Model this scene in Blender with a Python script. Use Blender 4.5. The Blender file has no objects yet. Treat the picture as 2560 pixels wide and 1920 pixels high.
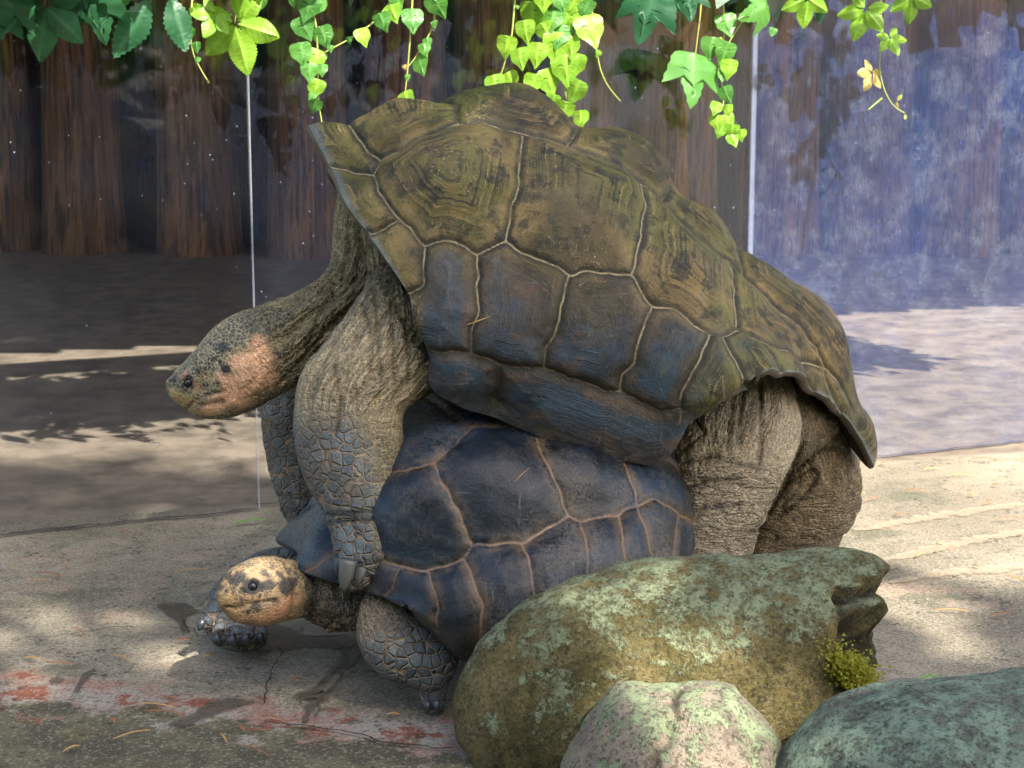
import bpy, bmesh, math, random
import numpy as np
from mathutils import Vector, Matrix, kdtree, bvhtree

random.seed(7); rng = np.random.default_rng(7)
sc = bpy.context.scene
COL = sc.collection

# ------------------------------------------------------------------ camera
FPX, CX, CY, CAMH = 4777.0, 1280.0, 960.0, 1.125      # photo pixels (2560 wide), metres
PITCH = math.radians(10.8)
CAM = np.array([0, 0, CAMH])
FW = np.array([0, math.cos(PITCH), -math.sin(PITCH)])
UP = np.array([0, math.sin(PITCH), math.cos(PITCH)])
cam = bpy.data.cameras.new('camera'); camo = bpy.data.objects.new('camera', cam); COL.objects.link(camo)
camo.location = CAM; camo.rotation_euler = (math.pi/2 - PITCH, 0, 0)
cam.sensor_width = 36; cam.lens = 36*FPX/2560; cam.clip_end = 500; cam.clip_start = 0.05
cam.dof.use_dof = True; cam.dof.focus_distance = 3.15; cam.dof.aperture_fstop = 14.0
sc.camera = camo

# ------------------------------------------------------------------ light
SUN_EL, SUN_AZ = math.radians(44), math.radians(-56)     # azimuth of the sun, from +X
SDIR = np.array([math.cos(SUN_EL)*math.cos(SUN_AZ), math.cos(SUN_EL)*math.sin(SUN_AZ), math.sin(SUN_EL)])
w = bpy.data.worlds.new('World'); sc.world = w; w.use_nodes = True
nt = w.node_tree; bg = nt.nodes['Background']
sky = nt.nodes.new('ShaderNodeTexSky'); sky.sky_type = 'NISHITA'; sky.sun_disc = False; sky.dust_density = 3.0; sky.ozone_density = 0.4
sky.sun_elevation = SUN_EL; sky.sun_rotation = math.pi/2 - SUN_AZ
nt.links.new(sky.outputs[0], bg.inputs[0]); bg.inputs[1].default_value = 0.15
sl = bpy.data.lights.new('sun', 'SUN'); so = bpy.data.objects.new('sun', sl); COL.objects.link(so)
sl.energy = 5.0; sl.angle = math.radians(0.5); sl.color = (1, .94, .84)
so.rotation_euler = Vector(SDIR).to_track_quat('Z', 'Y').to_euler(); so.location = (3, -4, 8)
vs = sc.view_settings
sc.cycles.max_bounces = 6; sc.cycles.diffuse_bounces = 3; sc.cycles.glossy_bounces = 2; sc.cycles.transmission_bounces = 2; sc.cycles.transparent_max_bounces = 12
vs.view_transform = 'Standard'; vs.look = 'None'; vs.exposure = 1.6; vs.gamma = 1; vs.use_curve_mapping = False

# ------------------------------------------------------------------ pixels to places
def ray(px, py):
    d = FW + (px-CX)/FPX*np.array([1., 0, 0]) - (py-CY)/FPX*UP
    return d
def PY(px, py, Y):
    d = ray(px, py); return CAM + d*(Y/d[1])
def PG(px, py, z=0.0):
    d = ray(px, py); return CAM + d*((z-CAMH)/d[2])
def PP(px, py, o, n):
    d = ray(px, py); return CAM + d*(np.dot(o-CAM, n)/np.dot(d, n))
def proj(p):
    q = p-CAM; z = q@FW
    return np.stack([CX+FPX*q[..., 0]/z, CY-FPX*(q@UP)/z], -1)

# ------------------------------------------------------------------ noise in numpy
def _h(ix, iy, iz):
    n = (ix*374761393 + iy*668265263 + iz*2147483647 % 4294967296 + iz*1274126177) & 0xffffffff
    n = ((n ^ (n >> 13))*1274126177) & 0xffffffff
    return ((n ^ (n >> 16)) & 0xffff)/32767.5 - 1
def vnoise(p):
    p = np.asarray(p, float); i = np.floor(p).astype(np.int64); f = p-i; f = f*f*f*(f*(f*6-15)+10)
    r = 0
    for dx in (0, 1):
        wx = f[..., 0] if dx else 1-f[..., 0]
        for dy in (0, 1):
            wy = f[..., 1] if dy else 1-f[..., 1]
            for dz in (0, 1):
                wz = f[..., 2] if dz else 1-f[..., 2]
                r = r + wx*wy*wz*_h(i[..., 0]+dx, i[..., 1]+dy, i[..., 2]+dz)
    return r
def fbm(p, o=4):
    p = np.asarray(p, float); r = 0; a = .5
    for k in range(o):
        r = r + a*vnoise(p*(2**k)+k*17.3); a *= .5
    return r
def sstep(x, a, b):
    t = np.clip((x-a)/(b-a), 0, 1); return t*t*(3-2*t)

# ------------------------------------------------------------------ object helpers
def tag(o, label=None, cat=None, group=None, kind=None, category=None):
    cat = cat or category
    for k, v in (('label', label), ('category', cat), ('group', group), ('kind', kind)):
        if v: o[k] = v
    return o
def empty(name, loc, label, cat, group=None):
    o = bpy.data.objects.new(name, None); COL.objects.link(o); o.location = loc
    o.empty_display_size = .1
    return tag(o, label, cat, group)
def npmesh(name, V, F, mat=None, smooth=True, attrs=None, cols=None):
    V = np.asarray(V, np.float32); me = bpy.data.meshes.new(name)
    if isinstance(F, np.ndarray):
        k = F.shape[1]; m = len(F)
        me.vertices.add(len(V)); me.vertices.foreach_set('co', V.ravel())
        me.loops.add(m*k); me.loops.foreach_set('vertex_index', F.astype(np.int32).ravel())
        me.polygons.add(m); me.polygons.foreach_set('loop_start', np.arange(0, m*k, k, dtype=np.int32))
        me.update(calc_edges=True)
    else:
        me.from_pydata(V.tolist(), [], F)
    if mat: me.materials.append(mat)
    if smooth: me.polygons.foreach_set('use_smooth', np.ones(len(me.polygons), bool))
    for n, a in (attrs or {}).items():
        at = me.attributes.new(n, 'FLOAT', 'POINT'); at.data.foreach_set('value', np.asarray(a, np.float32))
    for n, a in (cols or {}).items():
        at = me.attributes.new(n, 'FLOAT_COLOR', 'POINT')
        a = np.asarray(a, np.float32); a = np.concatenate([a, np.ones((len(a), 1), np.float32)], 1)
        at.data.foreach_set('color', a.ravel())
    me.validate(); return me
def link(name, me, parent=None, loc=None, **kw):
    o = bpy.data.objects.new(name, me); COL.objects.link(o)
    if parent is not None: o.parent = parent
    if loc is not None: o.location = loc
    return tag(o, **kw)
def gridfaces(n, m, wrap=False):
    i, j = np.meshgrid(np.arange(n-1), np.arange(m if wrap else m-1), indexing='ij')
    j2 = (j+1) % m
    return np.stack([i*m+j, i*m+j2, (i+1)*m+j2, (i+1)*m+j], -1).reshape(-1, 4)
def resample(pts, n, sm=0):
    pts = np.asarray(pts, float); d = np.r_[0, np.cumsum(np.linalg.norm(np.diff(pts[:, :3], axis=0), axis=1))]
    t = np.linspace(0, d[-1], n); r = np.stack([np.interp(t, d, pts[:, k]) for k in range(pts.shape[1])], 1)
    if sm > 0:
        k = int(sm*3); g = np.exp(-.5*(np.arange(-k, k+1)/sm)**2); g /= g.sum()
        a = np.concatenate([2*r[0]-r[k:0:-1], r, 2*r[-1]-r[-2:-k-2:-1]])
        r = np.stack([np.convolve(a[:, c], g, 'valid') for c in range(r.shape[1])], 1)
    return r
def box(bm, c, s, rz=0, bev=0):
    m = Matrix.Translation(Vector(c)) @ Matrix.Rotation(rz, 4, 'Z') @ Matrix.Diagonal(Vector((*s, 1)))
    r = bmesh.ops.create_cube(bm, size=1, matrix=m)
    if bev:
        e = list({e for v in r['verts'] for e in v.link_edges})
        bmesh.ops.bevel(bm, geom=e, offset=bev, segments=2, affect='EDGES')
def bmobj(name, bm, mat, parent=None, loc=None, smooth=False, **kw):
    me = bpy.data.meshes.new(name); bm.to_mesh(me); bm.free(); me.materials.append(mat)
    if smooth: me.polygons.foreach_set('use_smooth', np.ones(len(me.polygons), bool))
    return link(name, me, parent, loc, **kw)
def sweep(path, rad, seg=6):
    path = np.asarray(path, float); n = len(path); rad = np.broadcast_to(np.asarray(rad, float), (n,))
    T = np.gradient(path, axis=0); T /= np.linalg.norm(T, axis=1)[:, None]+1e-9
    ref = np.array([0, 1., 0.13]); A = np.cross(T, ref); A /= np.linalg.norm(A, axis=1)[:, None]+1e-9; B = np.cross(T, A)
    th = np.linspace(0, 2*math.pi, seg, endpoint=False)
    V = path[:, None]+rad[:, None, None]*(np.cos(th)[None, :, None]*A[:, None]+np.sin(th)[None, :, None]*B[:, None])
    return V.reshape(-1, 3), gridfaces(n, seg, True)

# ------------------------------------------------------------------ material helpers
class NT:
    def __init__(s, name):
        s.m = bpy.data.materials.new(name); s.m.use_nodes = True; s.t = s.m.node_tree; s.n = s.t.nodes
        s.out = s.n['Material Output']; s.b = s.n['Principled BSDF']
    def new(s, ty, ins=None, **kw):
        n = s.n.new('ShaderNode'+ty)
        for k, v in kw.items(): setattr(n, k, v)
        for k, v in (ins or {}).items(): s.set(n.inputs[k], v)
        return n
    def set(s, inp, v):
        if isinstance(v, bpy.types.NodeSocket): s.t.links.new(v, inp)
        elif isinstance(v, (tuple, list)) and len(v) == 3 and inp.type == 'RGBA': inp.default_value = (*v, 1)
        else: inp.default_value = v
    def pos(s): return s.new('NewGeometry').outputs['Position']
    def attr(s, name, col=False):
        n = s.new('Attribute', attribute_name=name); return n.outputs['Color' if col else 'Fac']
    def map(s, v, scale=(1, 1, 1), rot=(0, 0, 0), loc=(0, 0, 0)):
        return s.new('Mapping', {'Vector': v, 'Scale': scale, 'Rotation': rot, 'Location': loc}).outputs[0]
    def noise(s, v, scale, detail=4, rough=.55, dist=0, col=False):
        n = s.new('TexNoise', {'Vector': v, 'Scale': scale, 'Detail': detail, 'Roughness': rough, 'Distortion': dist})
        return n.outputs['Color' if col else 'Fac']
    def vor(s, v, scale, feature='F1', rnd=1, out='Distance'):
        n = s.new('TexVoronoi', feature=feature); s.set(n.inputs['Vector'], v); n.inputs['Scale'].default_value = scale
        n.inputs['Randomness'].default_value = rnd; return n.outputs[out]
    def ramp(s, f, a, b, lo=0., hi=1.):
        return s.new('MapRange', {0: f, 1: a, 2: b, 3: lo, 4: hi}, interpolation_type='SMOOTHSTEP').outputs[0]
    def m2(s, op, a, b=0., c=0.):
        n = s.new('Math', operation=op); s.set(n.inputs[0], a); s.set(n.inputs[1], b); s.set(n.inputs[2], c); return n.outputs[0]
    def mul(s, a, b): return s.m2('MULTIPLY', a, b)
    def add(s, a, b): return s.m2('ADD', a, b)
    def mix(s, f, a, b, mode='MIX'):
        n = s.new('Mix', data_type='RGBA', blend_type=mode)
        s.set(n.inputs[0], f); s.set(n.inputs[6], a); s.set(n.inputs[7], b); return n.outputs[2]
    def bump(s, h, strength, dist, nrm=None):
        n = s.new('Bump', {'Height': h, 'Strength': strength, 'Distance': dist})
        if nrm: s.set(n.inputs['Normal'], nrm)
        return n.outputs[0]
    def fin(s, col, rough, nrm=None, spec=.5):
        s.set(s.b.inputs['Base Color'], col); s.set(s.b.inputs['Roughness'], rough)
        s.b.inputs['Specular IOR Level'].default_value = spec
        if nrm: s.set(s.b.inputs['Normal'], nrm)
        return s.m

def shell_mat(name, male):
    n = NT(name); p = n.pos(); sd = n.attr('seam'); low = n.attr('low'); rnd = n.attr('rnd'); edge = n.attr('edge')
    warp = n.noise(p, 9, 4); wob = n.m2('MULTIPLY_ADD', n.m2('SUBTRACT', warp, .5), .035, sd)
    n1 = n.noise(p, 5.5, 5, .6); n2 = n.noise(p, 26, 6, .72); n3 = n.noise(p, 190, 4, .8); n4 = n.noise(n.map(p, loc=(4, 2, 7)), 3.6, 5, .65)
    ringv = n.new('CombineXYZ', {0: n.mul(wob, 210 if male else 200), 1: n.mul(n2, .9), 2: n.mul(n1, 1.2)}).outputs[0]
    ring = n.noise(ringv, 1.0, 4, .75)
    ringm = n.ramp(n.noise(n.map(p, loc=(9, 1, 3)), 6.5, 4, .6), .36, .56)
    ringm = n.mul(n.mul(ringm, n.ramp(sd, .004, .025)), n.ramp(sd, .125, .075, .15, 1.)) if male else n.mul(ringm, .15)
    flk = n.mul(n.ramp(n3, .56, .66), n.ramp(n.noise(n.map(p, loc=(3, 3, 3)), 8, 4, .6), .48, .64))
    scr1 = n.noise(n.map(p, scale=(6, 6, 170), rot=(.4, .7, .2)), 1.3, 3, .6, .6); scr2 = n.noise(n.map(p, scale=(150, 5, 9), rot=(.2, .9, 1.1)), 1.3, 3, .6, .6)
    scr = n.m2('MAXIMUM', n.ramp(scr1, .64, .72), n.ramp(scr2, .64, .72))
    if male:
        top = n.mix(n.ramp(n1, .38, .62), (.072, .050, .012), (.225, .150, .044))
        top = n.mix(n.mul(n.ramp(n4, .46, .60), .8), top, (.105, .104, .014))
        top = n.mix(n.mul(n.ramp(n2, .50, .60), .85), top, (.024, .022, .010))
        top = n.mix(n.mul(n.ramp(n3, .52, .62), .6), top, (.018, .017, .010))
        top = n.mix(n.mul(ringm, n.ramp(ring, .50, .38)), top, (.014, .013, .009))
        top = n.mix(n.mul(n.mul(ringm, n.ramp(ring, .55, .66)), n.ramp(n2, .38, .56)), top, (.46, .31, .13))
        top = n.mix(n.mul(flk, .8), top, (.52, .38, .17))
        lo = n.mix(n.ramp(n1, .38, .62), (.020, .022, .024), (.105, .076, .048))  # lower rows: worn horn tones, darkened further to paint the shaded sides
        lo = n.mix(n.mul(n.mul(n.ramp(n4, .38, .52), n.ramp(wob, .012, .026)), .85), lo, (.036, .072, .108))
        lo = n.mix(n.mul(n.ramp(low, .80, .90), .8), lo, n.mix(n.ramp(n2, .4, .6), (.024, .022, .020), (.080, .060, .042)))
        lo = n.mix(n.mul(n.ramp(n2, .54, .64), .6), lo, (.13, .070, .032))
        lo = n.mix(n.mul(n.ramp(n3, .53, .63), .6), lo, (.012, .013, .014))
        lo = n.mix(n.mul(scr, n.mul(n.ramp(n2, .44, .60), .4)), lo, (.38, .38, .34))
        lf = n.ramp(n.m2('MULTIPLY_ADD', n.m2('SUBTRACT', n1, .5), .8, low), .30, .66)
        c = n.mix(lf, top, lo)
        c = n.mix(n.mul(n.ramp(edge, .016, .004), .65), c, (.13, .165, .165))
        seamc = n.mix(n.ramp(low, .62, .78), (.36, .29, .15), (.10, .05, .024))
        c = n.mix(n.mul(n.ramp(sd, .013, .003), n.ramp(n2, .3, .55, .3, .9)), c, (.022, .020, .011))
        c = n.mix(n.mul(n.ramp(n.m2('MULTIPLY_ADD', n.m2('SUBTRACT', n3, .5), .003, sd), .0022, .0010), n.ramp(n2, .36, .56, .10, .8)), c, seamc)
        rough = n.ramp(n2, .3, .7, .34, .60)
    else:
        c = n.mix(n.ramp(n1, .34, .64), (.005, .008, .012), (.014, .022, .032))
        c = n.mix(n.mul(n.ramp(n4, .5, .62), .7), c, (.018, .038, .066))
        dust = n.mul(n.ramp(n.noise(n.map(p, loc=(1, 5, 2)), 7, 5, .65), .45, .62), n.ramp(n3, .42, .58))
        c = n.mix(n.mul(dust, .42), c, (.20, .165, .115))
        c = n.mix(n.mul(n.ramp(n3, .56, .66), .5), c, (.010, .011, .013))
        c = n.mix(n.mul(scr, n.mul(n.ramp(n2, .46, .60), .35)), c, (.28, .25, .20))
        c = n.mix(n.mul(n.ramp(sd, .022, .004), n.mul(n.ramp(n2, .38, .6), .6)), c, (.12, .080, .045))
        c = n.mix(n.mul(n.ramp(n.m2('MULTIPLY_ADD', n.m2('SUBTRACT', n3, .5), .004, sd), .0028, .0012), n.ramp(n2, .32, .5, .3, .9)), c, (.19, .115, .062))
        c = n.mix(n.mul(n.ramp(low, .80, .98), .5), c, (.06, .048, .036))
        rough = n.add(n.ramp(n2, .3, .7, .16, .34), n.mul(dust, .25))
    h = n.add(n.mul(n.mul(ring, ringm), 1.6), n.add(n.mul(n2, .9), n.mul(n3, .5)))
    nrm = n.bump(h, .95 if male else .40, .006)
    return n.fin(c, rough, nrm, .45 if male else .36)

def skin_mat(name):
    n = NT(name); p = n.pos(); col = n.attr('Col', True); big = n.attr('big'); cre = n.attr('crease'); fine = n.attr('fine')
    wp = n.new('VectorMath', {0: p, 1: n.new('VectorMath', {0: n.noise(p, 30, 2, col=True), 1: (.012, .012, .012)}, operation='MULTIPLY').outputs[0]}, operation='ADD').outputs[0]
    e1 = n.vor(wp, 56, 'DISTANCE_TO_EDGE', .75); c1 = n.vor(wp, 56, 'F1', .75, 'Color')
    e2 = n.vor(wp, 125, 'DISTANCE_TO_EDGE', .9)
    wr = n.noise(n.map(p, scale=(1, 1, 3.2), rot=(.3, .5, .2)), 60, 4, .6, .8)
    n1 = n.noise(p, 14, 4, .6); n3 = n.noise(p, 220, 3, .7)
    lu = n.attr('lu'); lt = n.attr('lt'); wl = n.attr('wl'); wt = n.attr('wt')
    def ridge(kt, ku, off):
        v = n.new('CombineXYZ', {0: n.mul(lt, kt), 1: n.mul(lu, ku), 2: n.add(n.mul(n1, 1.2), off)}).outputs[0]
        f = n.noise(v, 1.0, 3, .55); return n.m2('SUBTRACT', 1., n.m2('MULTIPLY', n.m2('ABSOLUTE', n.m2('SUBTRACT', f, .5)), 5.))
    rl, rt = ridge(4.5, 5., 0.), ridge(2.2, 46., 7.)
    wrk = n.m2('MAXIMUM', n.mul(rl, wl), n.mul(rt, wt))
    # scales
    s1 = n.ramp(e1, .015, .075); s2 = n.ramp(e2, .02, .16)
    sep = n.new('SeparateColor', {0: c1})
    scol = n.mix(sep.outputs[0], (.032, .048, .060), (.105, .132, .142))
    scol = n.mix(n.mul(n.ramp(n1, .5, .66), .65), scol, (.130, .092, .055))
    scol = n.mix(n.mul(n.ramp(n3, .45, .68), .45), scol, (.19, .195, .19))
    gap = n.mix(n.ramp(n1, .4, .6), (.36, .235, .125), (.16, .105, .060))
    bigc = n.mix(s1, gap, scol)
    net = n.attr('net'); sm = n.mix(n.mul(n.m2('SUBTRACT', 1., s2), net), col, n.mix(.65, col, (.50, .42, .26)))
    sm = n.mix(n.mul(n.ramp(wr, .48, .36), n.mul(fine, .5)), sm, n.mix(.7, sm, (.018, .016, .012)))
    sm = n.mix(n.mul(n.ramp(n3, .52, .68), .45), sm, n.mix(1., sm, (1.9, 1.9, 1.9), 'MULTIPLY'))
    sm = n.mix(n.mul(n.ramp(wrk, .66, .97), .70), sm, n.mix(.75, sm, (.012, .010, .008)))
    sm = n.mix(n.mul(n.ramp(wrk, .25, .50), n.mul(n.ramp(wrk, .62, .5), .5)), sm, n.mix(1., sm, (2., 2., 1.9), 'MULTIPLY'))
    c = n.mix(big, sm, bigc)
    c = n.mix(n.mul(cre, .85), c, (.012, .010, .008))
    hb = n.m2('MULTIPLY', n.m2('MINIMUM', n.mul(e1, 4.5), .6), big)
    hs = n.m2('MULTIPLY', n.m2('ADD', n.mul(n.m2('MINIMUM', e2, .2), 1.0), n.m2('MULTIPLY_ADD', n.ramp(wrk, .3, 1.), -.9, n.mul(wr, .6))), n.m2('SUBTRACT', 1., n.mul(big, .8)))
    h = n.add(n.add(hb, n.mul(hs, fine)), n.mul(n3, .12))
    nrm = n.bump(h, .9, .008)
    return n.fin(c, n.ramp(n1, .3, .7, .50, .68), nrm, .4)

def simple_mat(name, col, rough=.6, spec=.5):
    n = NT(name); p = n.pos(); f = n.noise(p, 60, 4)
    return n.fin(n.mix(f, tuple(c*.7 for c in col), tuple(min(1, c*1.3) for c in col)), rough, n.bump(f, .3, .002), spec)

def acrylic_mat(seed, base, blue):
    n = NT('scratched_acrylic'); p = n.map(n.pos(), loc=(seed, seed*2, 0))
    m1 = n.noise(p, 1.6, 5, .6); m2 = n.noise(p, 12, 6, .75); m3 = n.noise(p, 260, 3, .85)
    a = n.noise(n.map(p, scale=(3, 3, 130), rot=(.0, .5, .2)), 1.5, 2, .5, .5); b = n.noise(n.map(p, scale=(120, 120, 3), rot=(0, .25, 0)), 1.2, 2, .5, .4)
    b2 = n.noise(n.map(p, scale=(90, 90, 5), rot=(0, -.7, 0)), 1.2, 2, .5, .4)
    sc_ = n.m2('MAXIMUM', n.m2('MAXIMUM', n.ramp(a, .68, .78), n.ramp(b, .74, .82)), n.ramp(b2, .70, .78))
    spk = n.ramp(n.vor(p, 34, 'F1'), .10, .04)
    f = n.add(base, n.add(n.mul(n.ramp(m1, .36, .70), base*.9), n.mul(n.ramp(m2, .42, .75), base*.9)))
    f = n.mul(f, n.ramp(m3, .35, .68, .4, 1.9))
    f = n.add(f, n.add(n.mul(n.mul(sc_, n.ramp(m2, .4, .65)), base*1.4+.015), n.mul(n.mul(spk, n.ramp(m3, .48, .58)), .45)))
    tr = n.new('BsdfTransparent', {0: (.95, .96, .97)})
    df = n.new('BsdfDiffuse', {0: n.mix(n.ramp(m2, .4, .65), blue, (.24, .33, .62))})  # bluish diffuse colour paints the sky's reflection into the dust haze
    mx = n.new('MixShader', {0: f, 1: tr.outputs[0], 2: df.outputs[0]})
    gl = n.new('BsdfGlossy', {0: (1, 1, 1), 'Roughness': .035})
    lw = n.new('LayerWeight', {0: .5}).outputs['Facing']
    fr = n.m2('MULTIPLY_ADD', n.m2('POWER', lw, 4.), .55, .035)
    mg = n.new('MixShader', {0: fr, 1: mx.outputs[0], 2: gl.outputs[0]})
    n.t.links.new(mg.outputs[0], n.out.inputs[0]); n.n.remove(n.b); return n.m

def leaf_mat(name, c1, c2, trans):
    n = NT(name); lc = n.attr('lx'); v = n.attr('vein'); p = n.pos(); f = n.noise(p, 45, 3)
    oi = n.new('ObjectInfo').outputs['Random']
    c = n.mix(oi, c1, c2); c = n.mix(n.mul(v, .5), c, tuple(min(1, x*1.6+.04) for x in c2))
    c = n.mix(n.ramp(f, .45, .7), c, n.mix(.5, c, c1))
    n.fin(c, .38, n.bump(n.add(n.mul(v, -.6), n.mul(f, .3)), .5, .004), .45)
    tl = n.new('BsdfTranslucent', {0: n.mix(.5, c, trans)})
    mx = n.new('MixShader', {0: .42, 1: n.b.outputs[0], 2: tl.outputs[0]})
    n.t.links.new(mx.outputs[0], n.out.inputs[0]); return n.m

# ================================================================== SETTING
def ground_mat():
    n = NT('concrete'); p = n.pos(); s = n.new('SeparateXYZ', {0: p})
    x, y = s.outputs[0], s.outputs[1]
    n1 = n.noise(p, 1.7, 6, .6); n2 = n.noise(p, 9, 6, .65); n3 = n.noise(p, 170, 4, .85); n4 = n.noise(n.map(p, loc=(5, 3, 0)), 3.4, 5, .6)
    sp = n.vor(p, 190, 'F1')
    c = n.mix(n.ramp(n1, .35, .65), (.205, .172, .120), (.33, .285, .205))
    c = n.mix(n.mul(n.ramp(n2, .42, .66), .6), c, (.145, .130, .088))
    c = n.mix(n.mul(n.ramp(n4, .54, .66), .7), c, (.085, .088, .050))
    c = n.mix(n.mul(n.ramp(n.noise(n.map(p, loc=(2, 8, 0)), 4.5, 5, .6), .57, .63), .6), c, (.33, .235, .165))
    c = n.mix(n.mul(n.ramp(n3, .52, .62), .70), c, (.050, .046, .036))
    c = n.mix(n.mul(n.ramp(n3, .45, .38), .50), c, (.46, .42, .34))
    gr = n.new('SeparateColor', {0: n.vor(p, 230, 'F1', 1, 'Color')}).outputs[0]; gr2 = n.new('SeparateColor', {0: n.vor(n.map(p, loc=(3, 3, 0)), 120, 'F1', 1, 'Color')}).outputs[1]
    edge = n.add(n.add(y, n.mul(x, .30)), n.mul(n.m2('SUBTRACT', n2, .5), .22))
    st = n.ramp(edge, 2.90, 2.955, 1., 0.)
    pt = n.mix(n.ramp(n2, .40, .56), (.30, .17, .125), (.30, .27, .22))
    pt = n.mix(n.mul(n.ramp(n.noise(n.map(p, loc=(7, 2, 0)), 8, 6, .7), .55, .60), .95), pt, (.22, .060, .028))
    moss = n.ramp(n.add(n.mul(n.m2('SUBTRACT', 2.84, edge), 1.5), n.noise(n.map(p, loc=(1, 1, 0)), 9, 6, .7)), .50, .60)
    mc = n.mix(n.ramp(n2, .42, .58), (.012, .020, .008), (.095, .088, .034)); mc = n.mix(n.ramp(n3, .5, .62), mc, (.16, .15, .07))
    pt = n.mix(n.mul(moss, .9), pt, mc)
    c = n.mix(n.mul(st, .92), c, pt)
    near = n.ramp(y, 5.2, 3.6)
    c = n.mix(n.mul(n.mul(n.ramp(gr, .76, .82), near), .42), c, (.045, .042, .034)); c = n.mix(n.mul(n.mul(n.ramp(gr, .13, .08), near), .26), c, (.50, .46, .38))
    c = n.mix(n.mul(n.mul(n.ramp(gr2, .90, .93), n.ramp(n2, .45, .6)), .7), c, (.030, .028, .022))
    be = n.ramp(n.m2('SUBTRACT', y, n.mul(x, .28)), 4.53, 4.58)
    ec = n.mix(n.ramp(n2, .35, .65), (.115, .090, .068), (.24, .19, .14))
    c = n.mix(n.mul(be, .9), c, ec)
    h = n.add(n.mul(n3, .7), n.add(n.mul(n2, .8), n.add(n.mul(n.ramp(sp, .1, .5), .25), n.mul(gr, .5))))
    return n.fin(c, n.ramp(n2, .3, .7, .62, .9), n.bump(h, .6, .006), .35)
GM = ground_mat()
ground = link('ground', npmesh('ground', [(-60, -60, 0), (60, -60, 0), (60, 60, 0), (-60, 60, 0)], [(0, 1, 2, 3)], GM, False), kind='structure')

def stain_mat(name, c, r, cover=1.1):
    n = NT(name); p = n.pos(); f = n.noise(p, 90, 4, .7)
    n.fin(n.mix(f, tuple(x*.6 for x in c), tuple(x*1.5 for x in c)), r, n.bump(f, .5, .004), .4)
    n.set(n.b.inputs['Alpha'], n.mul(n.ramp(n.add(n.noise(p, 38, 6, .75), n.mul(n.attr('inner'), .34)), .50, .66), cover)); return n.m
WET = stain_mat('damp_concrete', (.085, .070, .050), .5, .65); CRK = stain_mat('crack_dark', (.012, .011, .009), .9)
TAN = stain_mat('bare_concrete', (.38, .29, .19), .85, .8)
STK = stain_mat('pale_streak', (.40, .31, .21), .85, .45)  # pale soft-edged streaks across the concrete
def stain(px, mat, z, wid=None, name='stain', jit=.35):
    pts = [PG(*q) for q in px]
    if wid is None:                                   # closed outline
        o = resample(np.array(pts+[pts[0]]), 70)[:-1]; c = o.mean(0)
        o = c+(o-c)*(1+jit*fbm(o*28, 3))[:, None]; o[:, 2] = z
        k = len(o); V = np.vstack([o, c+(o-c)*.6, [*c[:2], z]]); V[:, 2] = z; inner = np.r_[np.zeros(k), np.ones(k+1)]
        F = [(i, (i+1) % k, k+(i+1) % k, k+i) for i in range(k)]+[(k+i, k+(i+1) % k, 2*k) for i in range(k)]
    else:
        wd = np.asarray(wid if isinstance(wid, (list, tuple)) else [wid]*len(px), float)
        r = resample(np.c_[np.array(pts), wd], 60); q = r[:, :3]; q = q+.012*np.stack([fbm(q*25, 3), fbm(q*25+9, 3), 0*q[:, 0]], 1)*(1.6 if name == 'crack' else 1)
        t = np.gradient(q, axis=0); nn = np.stack([-t[:, 1], t[:, 0]], 1); nn /= np.linalg.norm(nn, axis=1)[:, None]
        ww = r[:, 3]*(1+.6*fbm(q*60, 3))
        a = q.copy(); b = q.copy(); a[:, :2] += nn*ww[:, None]; b[:, :2] -= nn*ww[:, None]; a[:, 2] = b[:, 2] = z
        q = q.copy(); q[:, 2] = z; V = np.stack([a, q, b], 1).reshape(-1, 3); F = gridfaces(60, 3)[:, ::-1]; inner = np.tile([0, 1., 0], 60)
    me = npmesh(name, V, F, mat, False, {'inner': inner+.7*(name == 'crack')})
    link(name, me, ground)
stain([(395, 1515), (440, 1505), (490, 1512), (505, 1530), (470, 1545), (460, 1575), (480, 1585), (455, 1590), (445, 1560), (400, 1535)], WET, .004, jit=.2)
stain([(240, 1672), (205, 1690), (183, 1735), (196, 1738), (215, 1705), (238, 1680)], WET, .004, jit=.1)
stain([(122, 1705), (145, 1694), (163, 1702), (150, 1712), (128, 1713)], WET, .004)
stain([(470, 1790), (520, 1755), (600, 1745), (645, 1755), (590, 1775), (520, 1800), (450, 1830), (400, 1815)], WET, .004, jit=.5)
stain([(868, 1610), (840, 1670), (790, 1720), (765, 1740)], WET, .004, [.010, .009, .007, .02])
stain([(760, 1735), (800, 1755), (770, 1775), (755, 1815)], WET, .0043, [.028, .02, .010, .006])
stain([(905, 1620), (850, 1690), (800, 1760), (785, 1800)], WET, .0046, [.008, .006, .004, .003])
stain([(640, 1540), (760, 1590), (840, 1600), (900, 1590), (930, 1630), (800, 1625), (640, 1635), (560, 1615)], WET, .005, jit=.2)
stain([(705, 1610), (712, 1640), (690, 1680), (665, 1740), (655, 1770)], CRK, .006, [.0008, .0013, .0008, .0012, .0005], 'crack')
stain([(0, 1612), (150, 1595), (320, 1570), (480, 1580), (530, 1600)], CRK, .006, [.0007, .001, .001, .0008, .0012], 'crack')
stain([(700, 1820), (850, 1835), (1000, 1870), (1130, 1880)], CRK, .006, .0016, 'crack')
stain([(-400, 1384), (0, 1343), (300, 1311), (648, 1277)], CRK, .0065, .0035, 'crack'); stain([(640, 1266), (1200, 1228), (1866, 1183), (2200, 1146), (2560, 1108)], CRK, .0065, .003, 'crack')  # dark gap lines along the panel feet, drawn with the crack strip
stain([(2140, 1330), (2300, 1300), (2560, 1262)], STK, .004, [.012, .030, .022])
stain([(2170, 1415), (2330, 1375), (2560, 1330)], STK, .004, [.012, .030, .022])
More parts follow.
